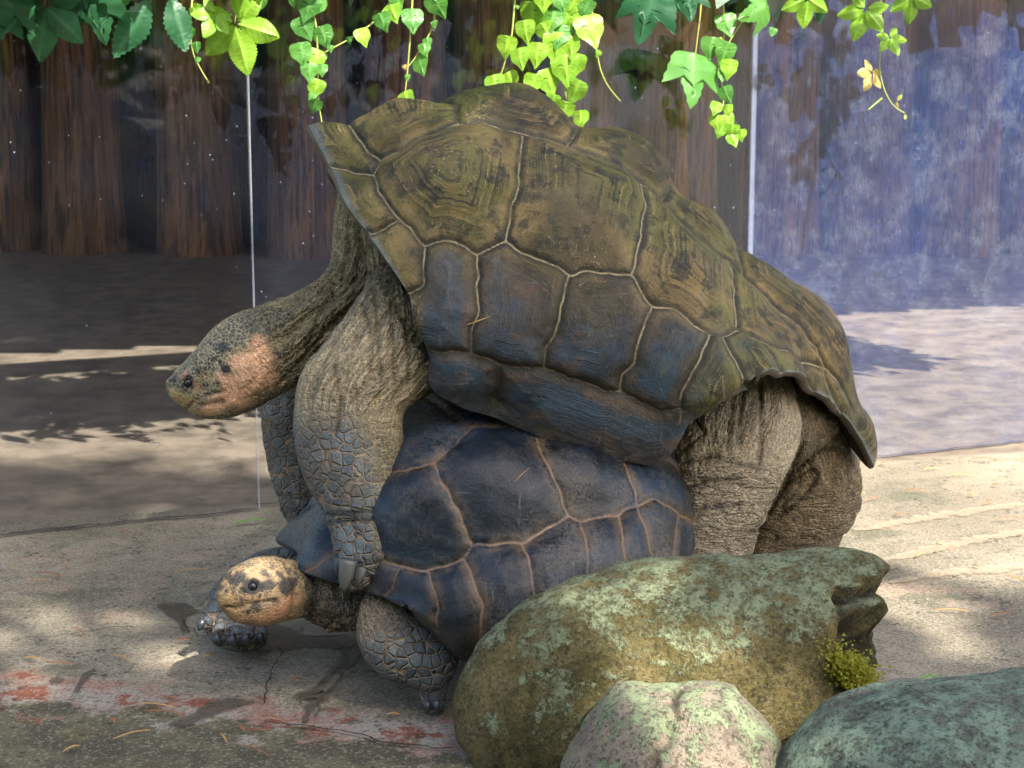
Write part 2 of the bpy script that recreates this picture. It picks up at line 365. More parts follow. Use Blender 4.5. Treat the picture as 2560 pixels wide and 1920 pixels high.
stain([(2230, 1460), (2400, 1430), (2560, 1420)], STK, .004, [.012, .030, .022])

# ---- acrylic panels
def gp(px, py): return PG(px, py)[:2]
W0, W1 = gp(0, 1343), gp(648, 1277); W1b, W2 = gp(640, 1266), gp(1866, 1183); W2b, W3 = gp(1850, 1186), gp(2560, 1108)
W0 = W1+(W0-W1)*2.0; W3 = W2b+(W3-W2b)*1.9
ACR = [acrylic_mat(3.1, .006, (.55, .60, .74)), acrylic_mat(8.7, .010, (.48, .56, .86)), acrylic_mat(14.2, .056, (.05, .14, .56))]  # last tint is deepest: reflected sky put into the dust colour
n = NT('polished_acrylic_edge'); EDG = n.fin((.62, .66, .74), .25, None, .5)
n.b.inputs['Alpha'].default_value = .22
n = NT('clear_acrylic'); tr = n.new('BsdfTransparent', {0: (.97, .98, .985)}); gl = n.new('BsdfGlossy', {'Roughness': .03})
fr = n.m2('MULTIPLY_ADD', n.m2('POWER', n.new('LayerWeight', {0: .5}).outputs['Facing'], 4.), .5, .03)
n.t.links.new(n.new('MixShader', {0: fr, 1: tr.outputs[0], 2: gl.outputs[0]}).outputs[0], n.out.inputs[0]); n.n.remove(n.b); CLEAR = n.m
def panel(a, b, mat, label, seam_at):
    c = (a+b)/2; d = b-a; L = np.linalg.norm(d); rz = math.atan2(d[1], d[0])
    e = empty('acrylic_panel', (*c, 0), label, 'acrylic panel', 'clear acrylic panels of the enclosure wall')
    e.rotation_euler.z = rz
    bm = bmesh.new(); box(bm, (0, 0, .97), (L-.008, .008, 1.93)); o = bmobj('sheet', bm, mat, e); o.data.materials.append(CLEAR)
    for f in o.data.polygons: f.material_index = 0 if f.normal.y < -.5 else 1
    for s in seam_at:
        bm = bmesh.new(); box(bm, (s*L/2, 0, .972), (.0022, .0085, 1.94)); bmobj('cut_edge', bm, EDG, e)
    return e
panel(W0, W1, ACR[0], 'clear acrylic sheet in the shade beside the upper tortoise head, scuffed along its foot', (1,))
panel(W1b, W2, ACR[1], 'clear acrylic sheet behind the shell of the mounting tortoise, between two upright joints', ())
panel(W2b, W3, ACR[2], 'scratched sunlit acrylic sheet with blue sky sheen painted into its haze behind the tortoise tails', ())
bm = bmesh.new(); c = (W2+W2b)/2; box(bm, (*(c+np.array([.004, -.012])), .97), (.011, .006, 1.94), math.atan2(*(W2-W1b)[::-1]), .001)
n = NT('clear_batten'); BAT = n.fin((.50, .58, .78), .3); n.b.inputs['Alpha'].default_value = .10
bmobj('joint_strip', bm, BAT, label='narrow clear strip covering the joint beside the hazy blue sheet', category='joint strip')
WN = np.array([(W2-W1b)[1], -(W2-W1b)[0], 0.]); WN /= np.linalg.norm(WN)   # towards the camera
WT = np.array([*(W2-W1b), 0.]); WT /= np.linalg.norm(WT)
W1b3 = np.array([*W1b, 0.])
def PW(px, py, d):                                    # pixel on the plane d metres in front of the panels
    return PP(px, py, W1b3+WN*d, WN)

# ---- logs behind
def wood_mat(name, a, b, dark):
    n = NT(name); p = n.pos(); oi = n.new('ObjectInfo').outputs['Random']
    pv = n.new('VectorMath', {0: p, 1: n.new('CombineXYZ', {0: n.mul(oi, 9.), 1: n.mul(oi, 5.), 2: n.mul(oi, 3.)}).outputs[0]}, operation='ADD').outputs[0]
    g = n.noise(n.map(pv, scale=(1, 1, .10)), 14, 6, .65, .3); g2 = n.noise(n.map(pv, scale=(1, 1, .05)), 52, 4, .7); l = n.noise(n.map(pv, scale=(1, 1, .35)), 3, 4)
    c = n.mix(n.ramp(g, .35, .65), a, b); c = n.mix(n.mul(n.ramp(l, .45, .65), .7), c, dark)
    c = n.mix(n.mul(n.ramp(g2, .52, .42), .9), c, tuple(x*.18 for x in dark))
    c = n.mix(n.mul(oi, .35), c, dark)
    return n.fin(c, .75, n.bump(n.add(g, n.mul(g2, .8)), 1., .05), .3)
LOG = wood_mat('weathered_log', (.13, .056, .022), (.33, .165, .066), (.085, .042, .022))
def log_mesh(r, h, seed):
    ns, nh = 40, 26; th = np.linspace(0, 2*math.pi, ns, endpoint=False); z = np.linspace(-.05, h, nh)
    Z, T = np.meshgrid(z, th, indexing='ij'); p = np.stack([np.cos(T)*1.3, np.sin(T)*1.3, Z*.5+seed*7], -1)
    R = r*(1+.10*fbm(p, 3)+.045*np.abs(vnoise(p*np.array([4.5, 4.5, .5])))+.10*np.exp(-Z*3)-.03*Z)
    V = np.stack([R*np.cos(T), R*np.sin(T), Z], -1).reshape(-1, 3)
    V = np.vstack([V, [0, 0, h]]); F = [tuple(f) for f in gridfaces(nh, ns, True)]
    F += [((nh-1)*ns+i, (nh-1)*ns+(i+1) % ns, nh*ns) for i in range(ns)]
    return npmesh('log', V, F, LOG)
lm = [log_mesh(.19, 3.0, k) for k in range(5)]
LGD = wood_mat('shade_toned_log', (.030, .022, .016), (.060, .042, .028), (.020, .016, .013)); ld = [m.copy() for m in lm]  # near-black wood paints the shade seen between the front logs
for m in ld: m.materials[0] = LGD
logx = [12, 214, 498, 772, 1015, 1235, 1455, 1690, 1930, 2170, 2390, 2600]
logx = [-520, -260]+logx+[2830, 3060]
for i, px in enumerate(logx):
    b = PG(px, 628+random.uniform(-8, 8))
    side = 'beyond the shaded panel' if px < 650 else 'beyond the middle panel' if px < 1870 else 'beyond the hazy blue panel'
    o = link('upright_log', lm[i % 5], None, b, label='thick brown upright log of the palisade standing '+side, category='log', group='palisade logs '+side)
    o.rotation_euler.z = random.uniform(0, 6.28); o.rotation_euler.x = random.uniform(-.012, .012); s = random.uniform(.94, 1.1); o.scale = (s, s, 1)
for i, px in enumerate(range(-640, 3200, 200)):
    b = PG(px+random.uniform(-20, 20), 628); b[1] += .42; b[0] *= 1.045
    o = link('upright_log', ld[(i*3+1) % 5], None, b, label='upright log of the rear row painted dark as the shade in gaps between the front palisade logs', category='log', group='rear row of palisade logs')
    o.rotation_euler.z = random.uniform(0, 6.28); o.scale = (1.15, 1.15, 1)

# ---- roof over the space behind the panels, carried by a beam
BRD = wood_mat('roof_board', (.10, .07, .045), (.18, .13, .09), (.07, .05, .035))
roof = empty('shelter_roof', (0, 7, 2.35), 'wooden board roof of the shelter over the palisade, above the hanging vines', 'roof')
bmr = bmesh.new(); box(bmr, (0, 0, 0), (.235, 6.0, .03), 0, .004)
me = bpy.data.meshes.new('roof_board'); bmr.to_mesh(me); bmr.free(); me.materials.append(BRD)
for i in range(48):
    o = link('roof_board', me, roof, (-5.6+i*.24, (-5.6+i*.24)*.30+.55, random.uniform(-.004, .004)))
a, b = W0+(W0-W1)*.3, W3
bm = bmesh.new(); d = b-a; box(bm, (*((a+b)/2+np.array([0, .05])), 2.04), (np.linalg.norm(d)*1.1, .10, .16), math.atan2(d[1], d[0]), .006)
bmobj('timber_beam', bm, BRD, label='long timber beam along the top edge of the acrylic panels', category='beam')

# ---- leaves
def leaf_outline(kind):
    if kind == 'heart':      # small ivy leaf, three blunt points
        k = [(0, 0), (.14, .06), (.30, .07), (.43, -.02), (.47, -.16), (.43, -.29), (.43, -.42), (.34, -.55), (.22, -.66), (.10, -.84), (0, -1.0)]
    elif kind == 'lobed':    # large three pointed leaf
        k = [(0, 0), (.16, .10), (.34, .10), (.52, .02), (.60, -.14), (.66, -.38), (.74, -.66), (.56, -.58), (.42, -.50), (.30, -.46), (.26, -.60), (.18, -.82), (.06, -1.05), (0, -1.1)]
    else:                    # leaflet
        k = [(0, 0), (.07, -.08), (.17, -.25), (.23, -.42), (.22, -.58), (.15, -.76), (.07, -.90), (0, -1.0)]
    return np.array(k, float)
def blade(kind, n=26, serr=.02, fold=.18, droop=.22, seed=0):
    k = leaf_outline(kind); d = np.r_[0, np.cumsum(np.linalg.norm(np.diff(k, axis=0), axis=1))]
    t = np.linspace(0, d[-1], n); x = np.interp(t, d, k[:, 0]); z = np.interp(t, d, k[:, 1])
    x[1:-1] += serr*np.where(np.arange(1, n-1) % 2, 1, -.6); x = np.maximum(x, 0)
    V = []; lx = []; vein = []
    for s in (1, -1):
        for f in (0, .33, .66, 1):
            for i in range(n):
                px = s*x[i]*f; pz = z[i]*(1 if kind == 'leaflet' else (.55+.45*f) if z[i] < -.3 else 1)
                if f == 0: pz = z[i]
                y = fold*abs(px)+droop*pz*pz*.6-.10*math.sin(3*abs(px)+seed)*abs(px)+.03*math.sin(9*pz+seed*2)*f
                V.append((px, y, pz)); lx.append(f)
                ph = (pz*7.0+abs(px)*4.5) % 1
                vein.append(max(1.0 if f == 0 else 0, max(0, 1-abs(ph-.5)*7)*.7*(1 if f > 0 else 0)))
    F = []
    for s in range(2):
        for f in range(3):
            for i in range(n-1):
                a = (s*4+f)*n+i; q = (a, a+1, a+n+1, a+n); F.append(q if s else q[::-1])
    return np.array(V), F, lx, vein
def leaf_mesh(kind, mat, seed=0):
    if kind != 'creeper':
        V, F, lx, ve = blade(kind, seed=seed, serr=.012 if kind == 'heart' else .02)
        return npmesh('leaf', V, F, mat, True, {'lx': lx, 'vein': ve})
    Vs, Fs, lx, ve = [], [], [], []
    for j, (an, L) in enumerate(((-118, .72), (-58, .92), (0, 1.05), (58, .92), (118, .72))):
        V, F, l, v = blade('leaflet', n=38, serr=.016, fold=.25, droop=.20, seed=seed+j)
        a = math.radians(an+((seed*37+j*53) % 17-8)); V = V*L*np.array([1.25, 1, 1]); V[:, 2] -= .06
        R = np.array([[math.cos(a), 0, -math.sin(a)], [0, 1, 0], [math.sin(a), 0, math.cos(a)]]); V = V@R.T
        V[:, 1] += .05*((j*7+seed) % 3-1)
        o = sum(len(q) for q in Vs); Vs.append(V); Fs += [tuple(i+o for i in f) for f in F]; lx += l; ve += v
    return npmesh('leaf', np.vstack(Vs), Fs, mat, True, {'lx': lx, 'vein': ve})
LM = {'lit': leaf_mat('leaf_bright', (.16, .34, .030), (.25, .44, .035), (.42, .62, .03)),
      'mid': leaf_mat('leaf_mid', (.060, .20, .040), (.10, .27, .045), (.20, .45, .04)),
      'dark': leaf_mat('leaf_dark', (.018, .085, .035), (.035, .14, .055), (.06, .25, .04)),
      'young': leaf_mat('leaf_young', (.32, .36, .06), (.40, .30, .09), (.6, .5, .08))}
LEAF = {}
def leaf_of(kind, m, v):
    k = (kind, m, v)
    if k not in LEAF: LEAF[k] = leaf_mesh(kind, LM[m], v)
    return LEAF[k]
STEM = simple_mat('vine_stem', (.26, .30, .07), .5); BARK = simple_mat('vine_bark', (.12, .08, .045), .8)

# ---- the leafy overhang of the climber on the beam, too many leaves to count
def leaf_cloud(name, pts, nrm, size, mat, parent=None, **kw):
    N = len(pts); rnd = rng.normal(size=(N, 3)); nn = nrm+.7*rnd; nn /= np.linalg.norm(nn, axis=1)[:, None]
    t = np.cross(nn, rng.normal(size=(N, 3))); t /= np.linalg.norm(t, axis=1)[:, None]; b = np.cross(nn, t)
    s = size*(.6+.8*rng.random(N))[:, None]
    P = [pts-t*s*.5*0, pts+t*s*.5+b*s*.42, pts+t*s*1.15, pts+t*s*.5-b*s*.42]
    P[1] = P[1]+nn*s*.12; P[3] = P[3]+nn*s*.12
    V = np.stack(P, 1).reshape(-1, 3); F = np.arange(4*N).reshape(-1, 4)
    return link(name, npmesh(name, V, F, mat, True, {'lx': np.full(4*N, .5), 'vein': np.zeros(4*N)}), parent, **kw)
N = 9000
u = rng.random(N); along = W0+(W0-W1)*.2; dd = W3-along
base = np.stack([along[0]+u*dd[0], along[1]+u*dd[1], 0*u], 1)
dep = rng.normal(.05, .08, N); hz = 1.27+.06*fbm(np.stack([u*30, u*0, u*0], 1), 3)+rng.random(N)**1.3*.62
pts = base+WN*dep[:, None]; pts[:, 2] = hz
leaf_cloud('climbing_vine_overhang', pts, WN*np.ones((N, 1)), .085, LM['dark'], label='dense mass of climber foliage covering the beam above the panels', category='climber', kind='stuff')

# ---- shade tree behind the viewer that keeps the sun off the animals
E1 = np.cross([0, 0, 1.], SDIR); E1 /= np.linalg.norm(E1); E2 = np.cross(SDIR, E1)
TBK = wood_mat('tree_bark', (.10, .075, .05), (.17, .13, .09), (.06, .045, .03))
GAPS = [(PG(105, 1612), .10), (PG(185, 1580), .11), (PY(1570, 1440, 2.76), .12), (PY(1800, 1760, 2.50), .07), (PY(2010, 1810, 2.45), .06), (PG(560, 1680), .05), (PG(2330, 1520), .06), (PY(640, 1180, 3.9), .05)]
def shade_tree(c, r, dist, label, N, holes):
    CT = E1*c[0]+E2*c[1]+SDIR*dist
    tree = empty('shade_tree', (CT[0], CT[1], 0), label, 'tree', 'shade trees behind the viewer')
    q = rng.normal(size=(N, 3)); q /= np.linalg.norm(q, axis=1)[:, None]; q *= (rng.random(N)**.45)[:, None]
    rr = 1+.16*fbm(q*2.6+3, 3)
    q = (q*rr[:, None])[fbm(q*3.4+11, 3) > holes]
    pts = q[:, 0:1]*E1*r[0]+q[:, 1:2]*E2*r[1]+q[:, 2:3]*SDIR*1.5
    ee = pts+CT; ok = ee@E2 < 3.76-.24*(ee@E1)+.06*fbm(ee*6, 3); pts = pts[ok]; q = q[ok]
    for g, gr in [(a, b+.13) for a, b in GAPS]:
        e = np.stack([(pts+CT)@E1-g@E1, (pts+CT)@E2-g@E2], 1); ok = (e[:, 0]/gr)**2+(e[:, 1]/gr)**2 > (1+.5*np.sin(5*np.arctan2(e[:, 1], e[:, 0])))**2
        pts = pts[ok]; q = q[ok]
    leaf_cloud('crown', pts+np.array([0, 0, CT[2]]), q, .13, LM['mid'], tree)
    tp = resample([(0, 0, -.05), (.05, .02, 1.5), (-.05, .05, 3), (.02, 0, CT[2]+.8)], 30, 2); V, F = sweep(tp, np.linspace(.17, .04, 30), 12)
    link('trunk', npmesh('trunk', V, F, TBK), tree)
    for k in range(7):
        a = k*2.4; st = tp[14+k*2]; en = st+np.array([math.cos(a)*1.2, math.sin(a)*1.2, .9])
        V, F = sweep(resample([st, (st+en)/2+np.array([0, 0, .12]), en], 10, 1), np.linspace(.06, .012, 10), 8); link('limb', npmesh('limb', V, F, TBK), tree)
shade_tree((1.42, .95), (1.72, 1.85), 7.0, 'taller leafy shade tree with a wide crown standing behind the viewer', 15000, -.22)
shade_tree((1.15, 1.85), (1.40, 1.55), 8.6, 'rounder leafy shade tree standing beside the taller one behind the viewer', 13000, -.30)
shade_tree((.45, -.25), (2.3, 1.75), 7.4, 'unseen broad tree added behind the viewer to shade the ground there', 15000, -.30)  # added crown out of view, cuts light bouncing off the ground
# hedge behind the viewer, mirrored in the panels
N = 16000; u = rng.random(N)
pts = np.stack([-6+u*11.5, -3.6+rng.normal(0, .35, N)-.25*np.abs(-6+u*11.5-1)*.5, (rng.random(N)**.8)*3.2*(1+.25*fbm(np.stack([u*9, 0*u, 0*u], 1), 3))], 1)
leaf_cloud('clipped_hedge', pts, np.tile([0, 1., .4], (N, 1)), .15, LM['mid'], label='tall dense green hedge behind the viewer facing the panels', category='hedge', kind='stuff')

# ================================================================== TORTOISES
def spline_matrix(tk, ts):
    """natural cubic spline: samples = M @ control values"""
    K = len(tk); h = np.diff(tk); A = np.zeros((K, K)); B = np.zeros((K, K)); A[0, 0] = A[-1, -1] = 1
    for i in range(1, K-1):
        A[i, i-1] = h[i-1]; A[i, i] = 2*(h[i-1]+h[i]); A[i, i+1] = h[i]
        B[i, i-1] = 6/h[i-1]; B[i, i] = -6/h[i-1]-6/h[i]; B[i, i+1] = 6/h[i]
    S = np.linalg.solve(A, B); M = np.zeros((len(ts), K)); I = np.eye(K)
    for r, t in enumerate(ts):
        i = min(max(np.searchsorted(tk, t)-1, 0), K-2); a = (tk[i+1]-t)/h[i]; b = 1-a
        M[r] = a*I[i]+b*I[i+1]+((a**3-a)*S[i]+(b**3-b)*S[i+1])*h[i]**2/6
    return M

def grow(lab):
    while (lab == 0).any():
        p = np.pad(lab, 1); m = lab.copy()
        for r in (p[:-2, 1:-1], p[2:, 1:-1], p[1:-1, :-2], p[1:-1, 2:]): m = np.where(m == 0, r, m)
        lab = m
    return lab

class Shell:
    def __init__(s, curves, o, yaw, NS, NH, sm):
        s.F = np.array([-math.cos(yaw), -math.sin(yaw), 0]); s.L = np.array([math.sin(yaw), -math.cos(yaw), 0]); s.o = np.array([*o, 0.])
        C = []
        for cv in curves:
            p = [PP(x, y, s.o+s.L*wv, s.L) for x, y, wv in cv]; p = [q-2*wv*s.L if wv < 0 else q for q, (x, y, wv) in zip(p, cv)]
            C.append(resample(p, NS, sm))
        C = np.array([s.loc(c) for c in C]); C[0, :, 1] = 0
        mir = C[1:][::-1].copy(); mir[:, :, 1] *= -1; ctl = np.concatenate([mir, C])        # K x NS x 3
        ch = np.linalg.norm(np.diff(C, axis=0), axis=2).mean(1); t = np.r_[0, np.cumsum(ch)]; tk = np.r_[-t[:0:-1], t]
        s.tk = t; s.NT = 2*NH+1; s.NS = NS; s.NH = NH; ts = np.linspace(-t[-1], t[-1], s.NT); s.ts = ts
        M = spline_matrix(tk, ts); s.G = np.einsum('tk,ksc->stc', M, ctl)
        s.iK4 = int(round(NH+NH*t[-2]/t[-1])); s.ctl = C
        s.normals()
    def loc(s, p): q = p-s.o; return np.stack([q@(-s.F), q@s.L, q[..., 2]], -1)
    def wld(s, p): return s.o+p[..., 0:1]*(-s.F)+p[..., 1:2]*s.L+p[..., 2:3]*np.array([0, 0, 1.])
    def normals(s):
        du = np.gradient(s.G, axis=0); dv = np.gradient(s.G, axis=1); n = np.cross(du, dv); n /= np.linalg.norm(n, axis=2)[:, :, None]+1e-9
        c = s.G[s.NS//2, s.NH]
        if n[s.NS//2, s.NH, 2] < 0: n = -n; s.flip = True
        else: s.flip = False
        s.N = n
    def seams(s, lines):
        near = s.G[:, s.NH:s.NT-8].reshape(-1, 3); pp = proj(s.wld(near)); out = []
        for ln in lines:
            q = resample(np.c_[np.array(ln, float), np.zeros(len(ln))], max(4, int(sum(math.dist(a, b) for a, b in zip(ln, ln[1:]))/7)))[:, :2]
            q = q+np.stack([fbm(np.c_[q*.035, 0*q[:, 0]], 3), fbm(np.c_[q*.035+50, 0*q[:, 0]], 3)], 1)*7
            idx = [int(np.argmin(((pp-v)**2).sum(1))) for v in q]
            p = near[idx]
            if len(p) > 5: p = resample(p, len(p)*6, 5)
            out.append(p)
        al = np.concatenate(out); s.sp = np.concatenate([al, al*np.array([1, -1, 1])])
    def dress(s, bulge, groove, wob, seed):
        V = s.G.reshape(-1, 3); kd = kdtree.KDTree(len(s.sp))
        for i, p in enumerate(s.sp): kd.insert(p, i)
        kd.balance(); d = np.array([kd.find(v)[2] for v in V]); s.d = d.reshape(s.NS, s.NT)
        # label the scutes
        blk = s.d < .0062
        blk[:, s.iK4] = True; blk[:, s.NT-1-s.iK4] = True
        lab = np.where(blk, 0, np.arange(1, blk.size+1).reshape(blk.shape))
        for it in range(1500):
            m = lab.copy()
            m[1:] = np.maximum(m[1:], lab[:-1]); m[:-1] = np.maximum(m[:-1], lab[1:]); m[:, 1:] = np.maximum(m[:, 1:], lab[:, :-1]); m[:, :-1] = np.maximum(m[:, :-1], lab[:, 1:])
            m[blk] = 0
            if (m == lab).all(): break
            lab = m
        u, c = np.unique(lab, return_counts=True)
        for a, k in zip(u, c):
            if a and k < 260: lab[lab == a] = 0
        s.lab = grow(lab)
        h = bulge*(1-np.exp(-(s.d/.075)**1.3))-groove*np.exp(-(s.d/.006)**2)
        h = h+wob*fbm(s.G*7+seed, 4)+wob*.35*fbm(s.G*22+seed, 3)
        h = h*sstep(s.ts, -s.tk[-1], -s.tk[-1]*.97)[None]
        s.G = s.G+s.N*h[:, :, None]; n0 = s.N; s.normals()
    def build(s, root, base, mat, under, low):
        W = s.wld(s.G).reshape(-1, 3)-base; NW = (s.N[..., 0:1]*(-s.F)+s.N[..., 1:2]*s.L+s.N[..., 2:3]*np.array([0, 0, 1.])).reshape(-1, 3)
        # inner lining and rim thickness
        th = .014; st = 4; gi = np.unique(np.r_[np.arange(0, s.NS, st), s.NS-1]); gj = np.unique(np.r_[np.arange(0, s.NT, st), s.NT-1])
        In = (W-NW*th).reshape(s.NS, s.NT, 3)[np.ix_(gi, gj)]; n_, m_ = In.shape[:2]
        V = In.reshape(-1, 3); F = gridfaces(n_, m_); F = F if s.flip else F[:, ::-1]
        Wg = W.reshape(s.NS, s.NT, 3); Ng = NW.reshape(s.NS, s.NT, 3); rims = []
        for e in (0, s.NS-1):
            cs = slice(s.NT-1-s.iK4, s.iK4+1); row = Wg[e, cs]; nr = Ng[e, cs]; nx = Wg[1 if e == 0 else s.NS-2, cs]; out = row-nx; out /= np.linalg.norm(out, axis=1)[:, None]+1e-9
            k = np.ones(15)/15; out = np.stack([np.convolve(np.pad(out[:, c], 7, 'edge'), k, 'valid') for c in range(3)], 1); nr = np.stack([np.convolve(np.pad(nr[:, c], 7, 'edge'), k, 'valid') for c in range(3)], 1)
            tp = np.clip(np.minimum(np.arange(len(row)), np.arange(len(row))[::-1])/22., 0, 1)[:, None]; out = out*tp; nr = nr*tp
            strip = np.stack([row, row+out*.004-nr*.003, row+out*.006-nr*.008, row+out*.003-nr*.013, row-nr*.0145, row-out*.03-nr*.017])
            ff = gridfaces(6, len(row)); ff = ff if (e == 0) != s.flip else ff[:, ::-1]
            rims.append((strip.reshape(-1, 3), ff))
        off = len(V); VV = [V]; FF = [F]
        for a, b in rims: VV.append(a); FF.append(b+off); off += len(a)
        VV = np.vstack(VV); FF = np.vstack(FF); z = np.zeros(len(VV))
        car = link('carapace', npmesh('carapace', VV, FF, under, True), root)
        GF = gridfaces(s.NS, s.NT); GF = GF if not s.flip else GF[:, ::-1]
        fl = s.lab[:-1, :-1].copy(); ids = np.arange(1, fl.size+1).reshape(fl.shape)
        for it in range(1500):
            m = ids.copy()
            for a, b in (((slice(1, None),), (slice(None, -1),)), ((slice(None), slice(1, None)), (slice(None), slice(None, -1)))):
                eq = fl[a] == fl[b]
                m[a] = np.where(eq, np.maximum(m[a], ids[b]), m[a]); m[b] = np.where(eq, np.maximum(m[b], ids[a]), m[b])
            if (m == ids).all(): break
            ids = m
        for lb in np.unique(fl):
            u_, c_ = np.unique(ids[fl == lb], return_counts=True)
            fl[(fl == lb) & (ids != u_[np.argmax(c_)])] = 0
        fl = grow(fl).reshape(-1)
        dd = s.d.reshape(-1); lw = low(s).reshape(-1)
        i = np.arange(s.NS)[:, None]+0*s.ts[None]; e0 = np.linalg.norm(np.diff(s.G, axis=0), axis=2).mean()
        ed = np.minimum(np.minimum(i, s.NS-1-i)*e0, 1).reshape(-1)
        labs = np.unique(fl)
        for k, lb in enumerate(labs):
            f = GF[fl == lb]; u, inv = np.unique(f.ravel(), return_inverse=True)
            me = npmesh('scute', W[u], inv.reshape(-1, 4), mat, True, {'seam': dd[u], 'low': lw[u], 'rnd': np.full(len(u), rng.random()), 'edge': ed[u]})
            me.normals_split_custom_set_from_vertices(NW[u].tolist())
            link('scute', me, car)
        print('scutes', len(labs)); return car

def loft(st, seg=36, sub=7, K=1.0):
    """closed tube through stations (ax,ay,bx,by,Y,depth factor): a and b are the two silhouette edges"""
    S = []
    for ax, ay, bx, by, Y, df in st:
        S.append([*PY(ax*K, ay*K, Y), *PY(bx*K, by*K, Y), df])
    S = np.array(S); n = len(S); tt = np.linspace(0, n-1, (n-1)*sub+1)
    M = spline_matrix(np.arange(n, dtype=float), tt); Q = M@S
    A, B, df = Q[:, :3], Q[:, 3:6], Q[:, 6]; C = (A+B)/2; e = (A-B)/2; r = np.linalg.norm(e, axis=1); T = np.gradient(C, axis=0)
    d = np.cross(T, e); d /= np.linalg.norm(d, axis=1)[:, None]+1e-9; d[d[:, 1] > 0] *= -1
    th = np.linspace(-math.pi, math.pi, seg, endpoint=False)          # 0 faces the viewer
    R = C[:, None]+np.cos(th)[None, :, None]*d[:, None]*(r*df)[:, None, None]+np.sin(th)[None, :, None]*e[:, None]
    # rounded ends
    def cap(c, ring, t, r0): return [c+(ring-c)*math.cos(a)+t*r0*math.sin(a) for a in (.35, .7, 1.05, 1.35)]
    t0 = C[0]-C[1]; t0 /= np.linalg.norm(t0); t1 = C[-1]-C[-2]; t1 /= np.linalg.norm(t1)
    c0 = cap(C[0], R[0], t0, r[0]*.55)[::-1]; c1 = cap(C[-1], R[-1], t1, r[-1]*.55)
    R = np.concatenate([np.array(c0), R, np.array(c1)]); m = len(R)
    uu = np.r_[[0]*4, tt/(n-1), [1]*4]
    V = R.reshape(-1, 3); F = [tuple(f) for f in gridfaces(m, seg, True)]
    F.append(tuple(range(seg))[::-1]); F.append(tuple(range((m-1)*seg, m*seg)))
    return V, F, np.repeat(uu, seg), np.tile(th, m)

